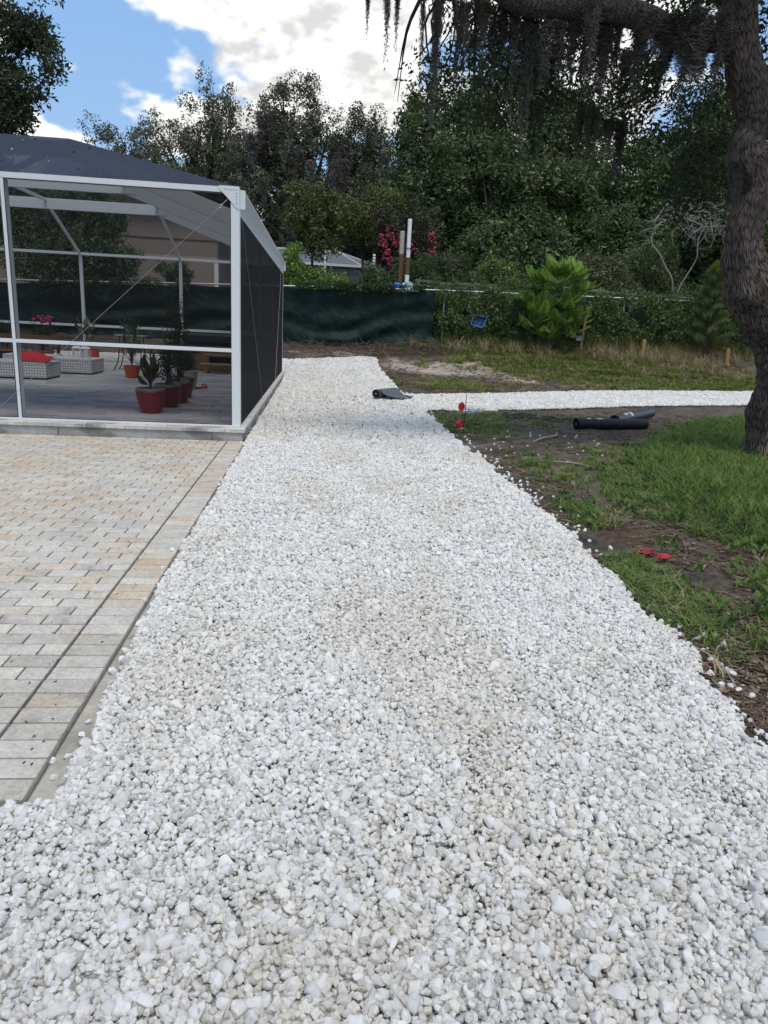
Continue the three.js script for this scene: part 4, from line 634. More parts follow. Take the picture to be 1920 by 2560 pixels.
// hanging moss: bundle of thin wavy strands, one metre long, hanging from the origin
function mossBeard(seed, n, wide) {
  const R = rng(seed), P = [];
  for (let k = 0; k < n; k++) {
    const a = R() * 6.28, o = wide * Math.sqrt(R()), L = 0.25 + 0.75 * Math.pow(R(), 1.6), x0 = o * Math.cos(a), z0 = o * Math.sin(a), ph = R() * 9, seg = 9; let px = x0, pz = z0, py = 0.02 * R();
    for (let j = 1; j <= seg; j++) {
      const t = j / seg, cx = x0 * (1 - 0.75 * t) + 0.028 * Math.sin(ph + t * 13) + 0.03 * (R() - 0.5), cz = z0 * (1 - 0.75 * t) + 0.028 * Math.cos(ph * 1.3 + t * 11) + 0.03 * (R() - 0.5), cy = -L * t, w = 0.0048 * (1.15 - t) + 0.001, b = ph + j * 0.9, wx = w * Math.cos(b), wz = w * Math.sin(b);
      P.push(px - wx, py, pz - wz, px + wx, py, pz + wz, cx + wx * 0.8, cy, cz + wz * 0.8, px - wx, py, pz - wz, cx + wx * 0.8, cy, cz + wz * 0.8, cx - wx * 0.8, cy, cz - wz * 0.8);
      for (const e of [0, 1, 2]) { const q = R() * 6.28, l = 0.02 + 0.04 * R(); P.push(cx, cy + 0.012, cz, cx, cy - 0.002, cz, cx + l * Math.cos(q), cy - 0.6 * l, cz + l * Math.sin(q)); }
      px = cx; pz = cz; py = cy;
    }
  }
  return tris(P);
}
const beards = [mossBeard(31, 46, 0.09), mossBeard(32, 26, 0.045), mossBeard(33, 34, 0.07)], mossMat = std([1, 1, 1], 1, { side: THREE.DoubleSide });
// lobes: [x, y, z, rx, ry, rz, sprays]; positions in the yard's own metres
function tree(name, label, group, x, z, r, lobes, tones, seed, o = {}) {
  const y = rise(x, z) - 0.05, t = thing(name, label, o.category ?? 'tree', [x, y, z], 0, group), R = rng(seed), wood = [], L = [], lists = [[], [], []];
  const mid = lobes.reduce((s, l) => s + l[1], 0) / lobes.length - y, low = Math.min(...lobes.map((l) => l[1] - l[4])) - y;
  const fork = [(R() - 0.5) * 0.6, Math.max(0.5, Math.min(mid, low + 0.8)), (R() - 0.5) * 0.6];
  wood.push(limb([[0, -0.1, 0, r * 1.35], [0.1 * R(), fork[1] * 0.35, 0, r], [...fork, r * 0.8]], 12, 9, 0.25));
  for (const [a, b, c, rx, ry, rz] of lobes) for (let k = 0; k < (o.limbs ?? 3); k++) { const e = [a - x + rx * (R() - 0.5) * 1.3, b - y + ry * (0.1 + 0.75 * R()), c - z + rz * (R() - 0.5) * 1.2]; wood.push(limb([[...fork, r * 0.6], [lerp(fork[0], e[0], 0.45) + 0.4 * (R() - 0.5), lerp(fork[1], e[1], 0.4) + 0.3 * (R() - 0.5), lerp(fork[2], e[2], 0.5), r * 0.34], [...e, 0.025]], 9, 6, 0.2)); }
  part('trunk', wood, o.bark ?? darkBark, t);
  for (const [a, b, c, rx, ry, rz, n] of lobes) leafCloud(R, L, [a - x, b - y, c - z], [rx, ry, rz], n, o.size ?? 1, tones, o.gap ?? 0.1);
  for (const [a, b, c, rx, ry, rz] of o.sprigs === false ? [] : lobes) for (let k = 0; k < 5; k++) { const an = R() * 6.28, e = 0.85 + 0.35 * R(), up = 0.35 + 0.6 * R(); leafCloud(R, L, [a - x + rx * Math.cos(an) * e * Math.sqrt(1 - up * up * 0.8), b - y + ry * up * 1.15, c - z + rz * Math.sin(an) * 0.8], [rx * 0.2, ry * 0.3, rz * 0.2], 14, (o.size ?? 1) * 0.85, tones, -0.6); }
  L.forEach((l, i) => lists[i % 3].push(l)); (o.sprays ?? farSprays).forEach((g, i) => lists[i].length && copies('crown', g, i < 1 ? glossLeaf : leaf, lists[i], t));
  if (o.moss) { const M = []; for (let k = 0; k < o.moss; k++) { const l = lobes[Math.floor(R() * lobes.length)], s = 0.7 + 1.3 * R(), c = MOSS[Math.floor(R() * 3)]; M.push({ p: V(l[0] - x + l[3] * (R() * 2 - 1) * 0.85, l[1] - y - l[4] * (R() - 0.35) * 0.9, l[2] - z + l[5] * (0.2 + 0.8 * R())), q: turnY(R() * 6), s: V(s * 2.2, s, s * 2.2), c: lin(...c) }); } copies('hanging_moss', beards[0], mossMat, M, t); }
  return t;
}
// live oaks behind the left part of the fence
tree('live_oak', 'grey-green live oak with open crown, leftmost behind the screen room roof', 'oaks behind the fence', -8.2, -37, 0.3, [[-8.9, 7.7, -36, 2.0, 1.7, 1.8, 420], [-7.2, 6.4, -36, 1.9, 1.9, 1.6, 480], [-9.9, 6, -37, 2.2, 1.6, 1.6, 420]], OAK, 1, { moss: 16, gap: 0.26, size: 0.72, limbs: 6 });
tree('live_oak', 'tall grey-green live oak with a spiky top above the screen room corner', 'oaks behind the fence', -5.6, -40, 0.42, [[-5.6, 10.1, -40, 1.5, 2.3, 1.5, 420], [-7.0, 8.6, -39, 2.2, 1.8, 1.8, 560], [-3.9, 8.4, -39, 2.4, 2.0, 1.8, 650], [-5.4, 6.2, -38.5, 3.6, 1.9, 1.8, 800]], OAK, 2, { moss: 34, gap: 0.24, size: 0.75, limbs: 7 });
tree('live_oak', 'broad live oak with grey moss behind the neighbour screen room', 'oaks behind the fence', -1.4, -38, 0.45, [[-1.9, 10.4, -38, 1.9, 1.9, 1.6, 520], [-0.4, 8.8, -37.5, 2.5, 2.0, 1.8, 750], [-2.6, 7.2, -37.5, 2.6, 2.0, 1.8, 750], [0.4, 6.4, -38, 2.4, 2.2, 1.6, 650]], OAK, 3, { moss: 55, gap: 0.22, size: 0.75, limbs: 7 });
tree('live_oak', 'smaller live oak with loose twigs right of the broad mossy oak', 'oaks behind the fence', 2.1, -37, 0.3, [[1.9, 9.0, -37, 1.6, 1.9, 1.5, 480], [2.4, 7.0, -36.5, 2.2, 2.0, 1.7, 700], [1.0, 5.6, -37.5, 1.7, 1.4, 1.5, 420]], OAK, 4, { moss: 24, gap: 0.22, size: 0.78, limbs: 6 });
// dense dark trees behind the middle and right
tree('evergreen_tree', 'dark green tree with pointed top left of the hanging moss', 'dark trees behind the fence', 4.6, -34, 0.26, [[4.2, 9.4, -34, 1.2, 1.7, 1.2, 380], [5.2, 7.8, -33.6, 2.0, 1.9, 1.6, 800], [4.4, 5.6, -33.4, 2.2, 1.9, 1.6, 850], [6.2, 9.6, -34.2, 1.4, 1.5, 1.3, 380]], DEEP.concat([OLIVE[1]]), 5, { gap: 0.16, limbs: 5 });
tree('evergreen_tree', 'broad dark tree directly behind the leafy bright shrub', 'dark trees behind the fence', 8.1, -33, 0.34, [[8.0, 10.4, -33.5, 2.5, 2.3, 1.8, 900], [7.3, 7.4, -32.4, 2.6, 2.1, 1.6, 1150], [9.6, 6.6, -32.2, 2.5, 2.1, 1.5, 1100], [8.4, 4.4, -31.2, 3.0, 1.6, 1.4, 1100]], DEEP.concat([OLIVE[0], OLIVE[1]]), 6, { gap: 0.13, limbs: 6, bark: greyBark });
tree('evergreen_tree', 'lighter olive-green tall tree in the middle under the mossy limb', 'dark trees behind the fence', 12.2, -36, 0.34, [[11.6, 10.4, -36, 2.1, 2.0, 1.8, 750], [11.2, 7.6, -35, 2.6, 2.1, 1.6, 1000], [13.4, 6.4, -35, 2.6, 2.3, 1.6, 1000]], OLIVE.concat(DEEP), 7, { gap: 0.16, limbs: 5, bark: greyBark });
tree('evergreen_tree', 'dark tree behind the dead grey branches', 'dark trees behind the fence', 14.6, -32, 0.3, [[14.2, 8.0, -32, 2.2, 1.9, 1.6, 900], [15.4, 6.0, -31.4, 2.3, 1.9, 1.5, 900], [13.0, 5.0, -31, 2.0, 1.8, 1.4, 800]], DEEP.concat([OLIVE[0]]), 8, { gap: 0.12, limbs: 5 });
tree('evergreen_tree', 'tall dark tree just left of the oak trunk', 'dark trees behind the fence', 17.2, -30.5, 0.3, [[16.4, 9.2, -30.5, 1.9, 2.2, 1.5, 900], [17.0, 6.2, -30, 2.2, 2.1, 1.5, 950], [18.6, 7.8, -30.4, 2.0, 2.2, 1.5, 800]], DEEP.concat(OLIVE), 9, { gap: 0.1, limbs: 5 });
tree('evergreen_tree', 'green tree at the right edge past the oak trunk', 'dark trees behind the fence', 20.2, -31, 0.3, [[20.0, 8.0, -31, 2.2, 2.4, 1.6, 900], [19.8, 5.0, -30.4, 2.4, 2.0, 1.5, 900], [20.5, 3.0, -29.8, 2.2, 1.4, 1.4, 600]], BRIGHT.concat(DEEP), 10, { gap: 0.02 });
// smaller trees and shrubs just behind the fence
tree('small_oak', 'thin-trunked young oak standing before the neighbour screen room', undefined, -0.35, -28.5, 0.06, [[-0.5, 5.2, -28.5, 0.95, 0.85, 0.8, 260], [0.5, 5.35, -28.6, 0.75, 0.65, 0.7, 180], [-0.1, 4.3, -28.5, 0.8, 0.55, 0.7, 150]], OLIVE, 11, { size: 0.62, gap: 0.06 });
tree('small_oak', 'young olive-green tree between the young oak and the crape myrtle', undefined, 1.7, -30, 0.06, [[1.5, 5.3, -30, 0.8, 0.7, 0.7, 200], [2.3, 5.8, -30.4, 0.7, 0.9, 0.7, 200]], OLIVE, 12, { size: 0.62, gap: 0.05 });
const crape = tree('crape_myrtle', 'crape myrtle with drooping pink flower heads left of the tall posts', undefined, 3.1, -29, 0.07, [[2.7, 4.7, -29, 0.8, 0.85, 0.7, 230], [3.7, 4.5, -29, 0.95, 1.1, 0.8, 300], [3.3, 3.4, -28.8, 1.2, 0.9, 0.8, 300]], [[0.05, 0.07, 0.025], [0.075, 0.075, 0.03], [0.06, 0.045, 0.028]], 13, { size: 0.6, gap: 0.04 });
{ const R = rng(99), F = []; for (let k = 0; k < 230; k++) { const c = [[-0.75, 3.55, 0.15], [-0.62, 3.1, 0.2], [-0.45, 2.75, 0.25], [-0.3, 3.6, 0.3], [-0.1, 3.4, 0.35], [1.05, 3.75, 0.3], [1.1, 3.2, 0.35], [-0.55, 3.9, 0.1], [0.85, 2.5, 0.4], [0.3, 3.3, 0.4]][Math.floor(Math.pow(R(), 1.5) * 10)], s = 0.03 + 0.04 * R(), w = 0.6 + 0.6 * R(); F.push({ p: V(c[0] + 0.3 * (R() - 0.5) * (0.5 + R()), c[1] + 0.45 * (R() - 0.5), c[2] + 0.35 + 0.2 * R()), q: anyTurn(R), s: V(s, s, s), c: lin(0.32 * w, 0.05 * w, 0.1 * w) }); } copies('blossom', pebbles[1], dryLeaf, F, crape); }
const shrub = (label, x, y, z, rx, ry, n, tones, seed, size = 0.55, gap = 0, group = 'shrubs along the fence') => tree('shrub', label, group, x, z, 0.035, [[x, y, z, rx, ry, rx * 0.7, n], [x + rx * 0.3, y - ry * 0.5, z + 0.1, rx * 0.85, ry * 0.6, rx * 0.6, Math.round(n * 0.5)]], tones, seed, { size, gap, category: 'shrub' });
shrub('round clipped-looking green shrub right at the screen room far corner', -1.05, 3.25, -26.2, 0.42, 0.62, 190, BRIGHT, 20, 0.45, -0.2);
shrub('dark leafy shrub before the neighbour screen room, left part', -0.35, 2.55, -25.6, 0.65, 0.55, 260, GREEN.concat(BRIGHT), 21, 0.5);
shrub('bright green fine shrub above the fence cloth middle', 0.3, 2.5, -25.4, 0.6, 0.52, 260, BRIGHT, 22, 0.45);
shrub('dark conifer-like shrub at the right corner of the neighbour screen room', 1.95, 2.95, -27.5, 0.5, 0.55, 170, DEEP, 23, 0.5);
shrub('leafy shrub at the foot of the crape myrtle and posts', 3.4, 3.0, -26.6, 1.1, 0.75, 330, GREEN, 24, 0.55);
shrub('pale yellow-green shrub behind the timber trellis', 6.3, 3.15, -26.3, 0.75, 0.75, 300, OLIVE.concat(BRIGHT), 25, 0.5);
shrub('grey-green shrub behind the trellis left half', 4.5, 3.3, -27.2, 0.9, 0.8, 300, OAK.concat(GREEN), 26, 0.55);
shrub('dark shrub in the gap between trellis and bright shrub', 5.9, 2.0, -24.6, 0.9, 0.95, 380, DEEP, 27, 0.5);
shrub('olive vine-covered shrub at the right end of the fence cloth', 4.0, 1.95, -24.0, 0.5, 0.95, 300, OLIVE.concat(DEEP), 28, 0.42);
shrub('dark shrub below the blue plastic chair', 4.9, 1.25, -23.9, 0.85, 0.5, 300, GREEN.concat(DEEP), 29, 0.42);
shrub('pale olive shrub right of the bright shrub above the rail', 10.0, 3.35, -26.2, 1.3, 0.95, 480, OLIVE.concat(OAK), 30, 0.55);
shrub('dark shrub behind the leaning notice stake', 9.2, 1.9, -24.2, 1.1, 0.9, 480, OLIVE.concat(DEEP), 31, 0.45);
shrub('silvery grey-green shrub left of the pine sapling', 11.4, 1.9, -24.2, 1.0, 0.95, 460, [[0.075, 0.095, 0.075], [0.05, 0.07, 0.05], [0.1, 0.12, 0.1]].concat(DEEP), 32, 0.45);
shrub('dark feathery shrub right of the pine sapling', 14.1, 1.9, -24.1, 1.2, 0.95, 460, DEEP.concat(OAK), 33, 0.45);
shrub('tall olive bush behind the pine sapling', 12.3, 3.9, -27.5, 1.2, 1.1, 420, OLIVE.concat(DEEP), 34, 0.55);
shrub('bright green bush at the right edge behind the oak trunk', 17.4, 4.3, -27, 1.4, 2.2, 620, BRIGHT.concat(GREEN), 35, 0.55);
shrub('low dark bush at the foot of the bright shrub', 7.0, 1.45, -23.9, 1.3, 0.6, 460, DEEP, 36, 0.42);
// bushy tree seen through the screen room, trailing over the fence
tree('bushy_tree', 'dark bushy tree trailing over the fence, seen through the mesh', undefined, -8.7, -25.4, 0.1, [[-9.4, 4.2, -25.5, 1.4, 1.0, 1, 520], [-7.3, 4.3, -25.5, 1.0, 1.0, 0.9, 420], [-8.2, 3.0, -24.8, 1.9, 0.9, 0.9, 700], [-6.6, 2.9, -24.8, 0.8, 0.5, 0.7, 200]], DEEP.concat(GREEN), 40, { size: 0.55, gap: 0.02 });
shrub('small leafy sprig above the fence in front of the tan house', -4.6, 2.7, -24.2, 0.5, 0.28, 60, DEEP, 41, 0.45);
// mass of far woodland closing the view
{ const R = rng(123), L = [[], [], []], woods = new THREE.Group(); woods.name = 'far_woods'; woods.userData.kind = 'stuff'; tag(woods, 'far woodland closing the view behind all the trees'); scene.add(woods);
  for (let k = 0; k < 11000; k++) { const u = R(), x = lerp(-16, 34, u), z = -46 - 8 * R(), top = 7.2 + 1.5 * n3(x * 0.3, 0, 1) + (x > 4 ? 1.6 : -0.4), y = 0.8 + (top - 0.8) * Math.pow(R(), 0.8), s = 1.5 + R(), t = DEEP[Math.floor(R() * 4)], w = 0.75 + 0.5 * R(); L[k % 3].push({ p: V(x, y, z), q: anyTurn(R), s: V(s, s, s), c: lin(t[0] * w, t[1] * w, t[2] * w) }); }
  for (let k = 0; k < 5200; k++) { const x = lerp(2, 22, R()), z = -28.5 - 2.5 * R(), y = 0.9 + 2.6 * Math.pow(R(), 1.2), s = 0.8 + 0.5 * R(), t = DEEP[Math.floor(R() * 4)], w = 0.75 + 0.5 * R(); L[k % 3].push({ p: V(x, y, z), q: anyTurn(R), s: V(s, s, s), c: lin(t[0] * w, t[1] * w, t[2] * w) }); }
  farSprays.forEach((g, i) => copies('foliage', g, leaf, L[i], woods)); }
// bright shrub with feathered leaves in front of the fence
{
  const t = thing('bright_shrub', 'bright yellow-green shrub with feathered leaves in front of the fence', 'shrub', [7.5, rise(7.5, -23.3) - 0.03, -23.3]), R = rng(201), P = [], v = V(0, 0, 0), m = new THREE.Matrix4();
  for (let k = 0; k < 15; k++) for (const s of [-1, 1]) { const y = 0.07 + k * 0.042, l = 0.19 * Math.sin(Math.PI * (0.2 + 0.76 * k / 15)), b = blade(l + 0.04, 0.06, 0.1, 0.15); m.makeRotationZ(-s * 1.05).setPosition(0, y, -0.35 * y * y); for (let i = 0; i < b.length; i += 3) { v.set(b[i], b[i + 1], b[i + 2]).applyMatrix4(m); P.push(v.x, v.y, v.z); } }
  const frond = tris(P), L = [], wood = [], tops = [[0.05, 2.6, 0.1], [-0.55, 2.2, 0], [0.55, 2.45, 0.1], [-0.2, 2.1, 0.4], [0.75, 1.95, 0.2], [-0.85, 1.55, 0.1], [0.35, 1.55, 0.45], [-0.5, 1.25, 0.4], [0.7, 1.15, 0.3], [0.0, 1.0, 0.45], [-0.75, 0.85, 0.3], [0.5, 0.7, 0.4], [-0.25, 0.6, 0.5]];
  for (const c of tops) { wood.push(limb([[0.1 * (R() - 0.5), 0, 0, 0.025], [c[0] * 0.4, c[1] * 0.5, c[2] * 0.3, 0.016], [c[0], c[1], c[2], 0.008]], 6, 6)); const n = c[1] > 1.5 ? 22 : 18; for (let k = 0; k < n; k++) { const a = k * 2.4 + R(), tilt = 0.85 + 0.7 * R(), q = turnY(a).multiply(new THREE.Quaternion().setFromAxisAngle(V(1, 0, 0), -tilt)), s = 0.6 + 0.45 * R(), g = BRIGHT[Math.floor(R() * 3)], w = 1.05 + 0.5 * R(); q.multiply(turnY(Math.PI)); L.push({ p: V(c[0] + 0.1 * (R() - 0.5), c[1] - 0.32 * R(), c[2] + 0.1 * (R() - 0.5)), q, s: V(s, s, s), c: lin(g[0] * w, g[1] * w, g[2] * w) }); } }
  part('trunk', wood, greyBark, t); copies('crown', frond, leaf, L, t);
}
// pine sapling: whorls of long needles
{
  const t = thing('pine_sapling', 'soft young pine sapling with a yellow-green tip beside the stake', 'tree', [12.75, rise(12.75, -23.1) - 0.03, -23.1]), R = rng(211), P = [];
  for (let k = 0; k < 46; k++) { const a = R() * 6.28, e = 0.15 + 0.75 * R(), l = 0.2 + 0.14 * R(), c = V(Math.cos(a) * Math.sin(e), Math.cos(e), Math.sin(a) * Math.sin(e)), tip = c.clone().multiplyScalar(l).add(V(0, -0.12 * l * e, 0)), w = V(-Math.sin(a), 0, Math.cos(a)).multiplyScalar(0.006); P.push(-w.x, 0, -w.z, w.x, 0, w.z, tip.x, tip.y, tip.z); }
  const tuft = tris(P), L = [], wood = [limb([[0, 0, 0, 0.04], [0.03, 1.2, 0, 0.028], [0.05, 2.4, 0, 0.018], [0.1, 3.0, 0, 0.01]], 12, 7)];
  for (let k = 0; k < 44; k++) { const y = 0.35 + 2.5 * k / 44, a = k * 2.4, l = 0.75 * (1 - 0.72 * Math.pow(k / 44, 1.1)) * (0.7 + 0.4 * R()), e = [l * Math.cos(a), y + 0.35 * l, l * Math.sin(a)]; wood.push(limb([[0.03, y - 0.1, 0, 0.01], [e[0] * 0.5, y, e[2] * 0.5, 0.008], [...e, 0.004]], 4, 5)); for (let j = 0; j < 6; j++) { const f = 0.3 + 0.7 * j / 5, g = k > 39 ? [0.16, 0.2, 0.03] : [[0.12, 0.165, 0.055], [0.14, 0.185, 0.06], [0.095, 0.135, 0.05]][j % 3], s = 0.85 + 0.4 * R(); L.push({ p: V(e[0] * f, y + (e[1] - y) * f, e[2] * f), q: new THREE.Quaternion().setFromUnitVectors(V(0, 1, 0), V(e[0] * 0.5, 0.55, e[2] * 0.5).normalize()), s: V(s, s, s), c: lin(...g) }); } }
  for (let j = 0; j < 26; j++) { const s = 0.6 + 0.3 * R(); L.push({ p: V(0.1 + 0.28 * (R() - 0.5), 2.72 + 0.32 * R(), 0.1 * (R() - 0.5)), q: turnY(R() * 6), s: V(s, s * 0.8, s), c: lin(0.17, 0.2, 0.03) }); }
  part('trunk', wood, darkBark, t); copies('crown', tuft, dryLeaf, L, t);
}
// dead grey tree
{
  const t = thing('dead_tree', 'bare dead tree with pale grey tangled branches', 'tree', [12.75, rise(12.75, -26.4) - 0.05, -26.4]), R = rng(221), W = [limb([[0.5, 0, -0.3, 0.07], [0.35, 1.6, -0.2, 0.05], [0.12, 2.5, 0, 0.036], [-0.25, 2.95, 0.05, 0.034], [-0.5, 3.3, 0.1, 0.03], [-0.9, 3.75, 0.1, 0.024], [-0.75, 4.3, 0.1, 0.018], [0.1, 4.6, 0.1, 0.018], [0.9, 4.4, 0.1, 0.02]], 40, 7, 0.2), limb([[-0.9, 4.4, 0.1, 0.03], [-0.3, 5.15, 0.1, 0.02], [0.3, 4.7, 0.1, 0.016], [1.2, 4.9, 0, 0.012]], 16, 6), limb([[0.4, 0.8, -0.3, 0.05], [0.6, 2.2, -0.3, 0.03], [1.0, 3.3, -0.1, 0.022], [0.9, 3.9, 0, 0.02], [1.15, 4.6, 0.1, 0.014]], 20, 6, 0.3)];
  for (let k = 0; k < 110; k++) { const a = [0.1 + 1.9 * R(), 4.1 + 0.9 * R(), 0.3 * (R() - 0.5)], d = R() * 6.28, l = 0.35 + 0.6 * R(); W.push(limb([[...a, 0.013], [a[0] + 0.5 * l * Math.cos(d), a[1] + 0.5 * l * Math.sin(d) - 0.05, a[2] + 0.2 * (R() - 0.5), 0.01], [a[0] + l * Math.cos(d + 0.4), a[1] + l * Math.sin(d + 0.4) * 0.8 - 0.2 * R(), a[2] + 0.3 * (R() - 0.5), 0.004]], 5, 5)); }
  for (let k = 0; k < 40; k++) { const u = R(), a = [lerp(-1.0, 0.4, u), 3.7 + 1.0 * Math.sin(u * 2.4) + 0.25 * (R() - 0.5), 0.1], d = 1.2 + 2.2 * R(), l = 0.25 + 0.6 * R(); W.push(limb([[...a, 0.011], [a[0] + 0.5 * l * Math.cos(d), a[1] + 0.5 * l * Math.sin(d) - 0.04, a[2] + 0.15 * (R() - 0.5), 0.008], [a[0] + l * Math.cos(d + 0.5), a[1] + l * Math.sin(d + 0.5) * 0.7, a[2] + 0.3 * (R() - 0.5), 0.003]], 5, 5)); }
  part('trunk', W, deadWood, t);
}
// ---------------------------------------------------------------- the near live oak on the right with its mossy limb
{
  const t = thing('mossy_oak', 'crooked live oak in the right foreground with a mossy overhanging limb', 'tree'), R = rng(301);
  part('trunk', limb([[5.92, -0.15, -8.35, 0.58], [5.86, 0.12, -8.38, 0.45], [5.76, 0.5, -8.4, 0.34], [5.68, 1.0, -8.4, 0.285], [5.62, 1.35, -8.4, 0.285], [5.5, 1.7, -8.4, 0.36], [5.18, 2.05, -8.4, 0.345], [4.95, 2.38, -8.4, 0.235], [4.88, 2.62, -8.4, 0.19], [4.88, 2.8, -8.4, 0.18], [4.91, 2.98, -8.4, 0.175], [4.94, 3.14, -8.4, 0.16], [4.89, 3.28, -8.4, 0.175], [4.77, 3.42, -8.4, 0.21], [4.73, 3.58, -8.4, 0.175], [4.79, 3.73, -8.4, 0.155], [4.82, 3.88, -8.4, 0.185], [4.72, 4.12, -8.4, 0.19], [4.56, 4.4, -8.4, 0.18], [4.38, 4.95, -8.4, 0.18], [4.2, 5.7, -8.4, 0.16], [4.1, 6.8, -8.5, 0.1]], 190, 40, 0.3), oakBark, t);
  part('limb', [limb([[5.5, 1.45, -8.4, 0.3], [5.78, 1.95, -8.4, 0.3], [6.1, 2.5, -8.5, 0.27], [6.5, 3.4, -8.7, 0.24], [6.8, 4.6, -9, 0.2], [7.4, 6.2, -9.4, 0.12]], 50, 22, 0.2), limb([[4.85, 3.5, -8.42, 0.12], [5.15, 3.6, -8.45, 0.13], [5.45, 3.95, -8.5, 0.12], [5.8, 5.0, -8.7, 0.1]], 30, 14, 0.2)], oakBark, t);
  part('limb', [limb([[4.5, 4.72, -8.4, 0.17], [4.1, 4.62, -8.4, 0.14], [3.7, 4.64, -8.38, 0.13], [3.35, 4.74, -8.36, 0.135], [2.9, 4.76, -8.3, 0.13], [2.45, 4.74, -8.3, 0.115], [2.0, 4.7, -8.2, 0.1], [1.6, 4.76, -8.1, 0.08], [1.1, 4.76, -8.1, 0.06], [0.62, 4.68, -8.1, 0.035]], 90, 16, 0.22), limb([[3.2, 4.74, -8.36, 0.1], [2.7, 5.0, -8.6, 0.09], [1.9, 5.1, -8.9, 0.07], [1.0, 5.2, -9.1, 0.04]], 30, 10, 0.2)], limbBark, t);
  const twigs = [limb([[2.1, 4.74, -8.4, 0.05], [2.39, 4.56, -9.3, 0.03], [2.87, 4.3, -9.5, 0.022], [3.3, 4.14, -9.5, 0.015], [3.74, 3.9, -9.6, 0.006]], 24, 7, 0.2), limb([[0.75, 4.69, -8.1, 0.03], [0.5, 4.6, -8.05, 0.02], [0.38, 4.52, -8, 0.012]], 8, 6), limb([[1.5, 4.75, -8.1, 0.03], [1.6, 4.45, -8.6, 0.016], [1.7, 3.9, -8.9, 0.006]], 10, 6)];
  for (let k = 0; k < 30; k++) { const x = 0.9 + 3.6 * R(), z = -8.2 - 1.6 * R(), y = 4.75 - 0.1 * R(); twigs.push(limb([[x, y, -8.35, 0.018], [x + 0.2 * (R() - 0.5), y - 0.12, (z - 8.35) / 2, 0.012], [x + 0.5 * (R() - 0.5), y - 0.3 - 0.5 * R(), z, 0.004]], 6, 5)); }
  part('twig', twigs, darkBark, t);
  const near = [spray(41, 13, 0.26, 0.075, 0.03, 0.45), spray(42, 12, 0.24, 0.07, 0.026, 0.5), spray(43, 13, 0.28, 0.08, 0.032, 0.4)], L = [], lists = [[], [], []], T = [[0.035, 0.055, 0.026], [0.045, 0.064, 0.03], [0.028, 0.042, 0.02], [0.06, 0.085, 0.035]];
  leafCloud(R, L, [1.85, 4.2, -8.9], [0.75, 0.5, 0.6], 170, 1, T, 0.0); leafCloud(R, L, [3.1, 4.35, -9.2], [1.0, 0.45, 0.6], 190, 1, T, 0.06); leafCloud(R, L, [4.0, 4.2, -9.2], [0.7, 0.5, 0.5], 110, 1, T, 0.18); leafCloud(R, L, [5.2, 3.9, -9.6], [0.9, 0.9, 0.6], 260, 1, T, 0.03); leafCloud(R, L, [4.6, 3.4, -9.4], [0.35, 0.5, 0.4], 80, 1, T, 0.1); leafCloud(R, L, [3, 5.6, -8.6], [3.4, 0.8, 1.8], 900, 1.1, T, 0.05); leafCloud(R, L, [6, 6, -9], [2.4, 1.6, 2], 700, 1.2, T, 0.05); leafCloud(R, L, [1.15, 4.0, -8.5], [0.3, 0.3, 0.3], 30, 0.9, T, 0.1);
  L.forEach((l, i) => lists[i % 3].push(l)); near.forEach((g, i) => copies('crown', g, leaf, lists[i], t));
  // moss along the limb, longest near its middle and tip
  const M = [[], [], []], hang = (x, y, z, len, wide, kind) => { const c = MOSS[Math.floor(R() * 3)], w = 0.5 + 0.5 * R(); M[kind].push({ p: V(x, y, z), q: turnY(R() * 6.28), s: V(wide, len, wide), c: lin(c[0] * w, c[1] * w, c[2] * w) }); };
  for (const [x, len, wide] of [[0.42, 0.45, 0.5], [0.62, 0.75, 0.8], [0.72, 0.55, 0.6], [0.98, 0.95, 0.6], [1.12, 1.6, 0.9], [1.16, 1.25, 1.0], [1.38, 1.1, 0.9], [1.45, 0.95, 1.0], [1.62, 0.9, 1.5], [1.75, 1.0, 1.4], [1.85, 0.85, 1.6], [1.98, 1.3, 1.4], [2.1, 1.7, 1.2], [2.18, 2.0, 0.9], [2.3, 1.1, 1.6], [2.45, 0.9, 1.5], [2.6, 0.8, 1.5], [2.75, 1.2, 1.2], [2.95, 1.0, 1.3], [3.1, 0.9, 1.3], [3.3, 1.1, 1.1], [3.4, 1.3, 0.8], [3.6, 0.8, 1.1], [3.8, 1.25, 1.2], [3.88, 1.05, 1.2], [4.05, 0.7, 1.1], [4.2, 0.8, 1.0]]) hang(x, 4.74, -8.25 - 0.15 * R(), len * (x < 1.3 ? 0.95 : 0.78), wide * 0.75, Math.floor(R() * 3));
  for (let k = 0; k < 44; k++) { const x = 1.5 + 2.9 * R(); hang(x, 4.85 - 0.25 * R(), -8.1 - 1.3 * R(), 0.3 + 0.6 * R() * R(), 0.8 + 0.7 * R(), Math.floor(R() * 3)); }
  for (let k = 0; k < 13; k++) { const u = R(), x = lerp(2.3, 3.8, u), y = lerp(4.6, 3.9, u); hang(x, y + 0.05, -9.5 + 0.2 * (R() - 0.5), 0.3 + 0.5 * R(), 0.6 + 0.4 * R(), k % 3); }
  for (let k = 0; k < 10; k++) hang(4.6 + 0.08 * R(), 3.25 + 0.35 * R(), -8.25 - 0.1 * R(), 0.3 + 0.35 * R(), 0.6, k % 3);
  beards.forEach((g, i) => copies('hanging_moss', g, mossMat, M[i], t));
}
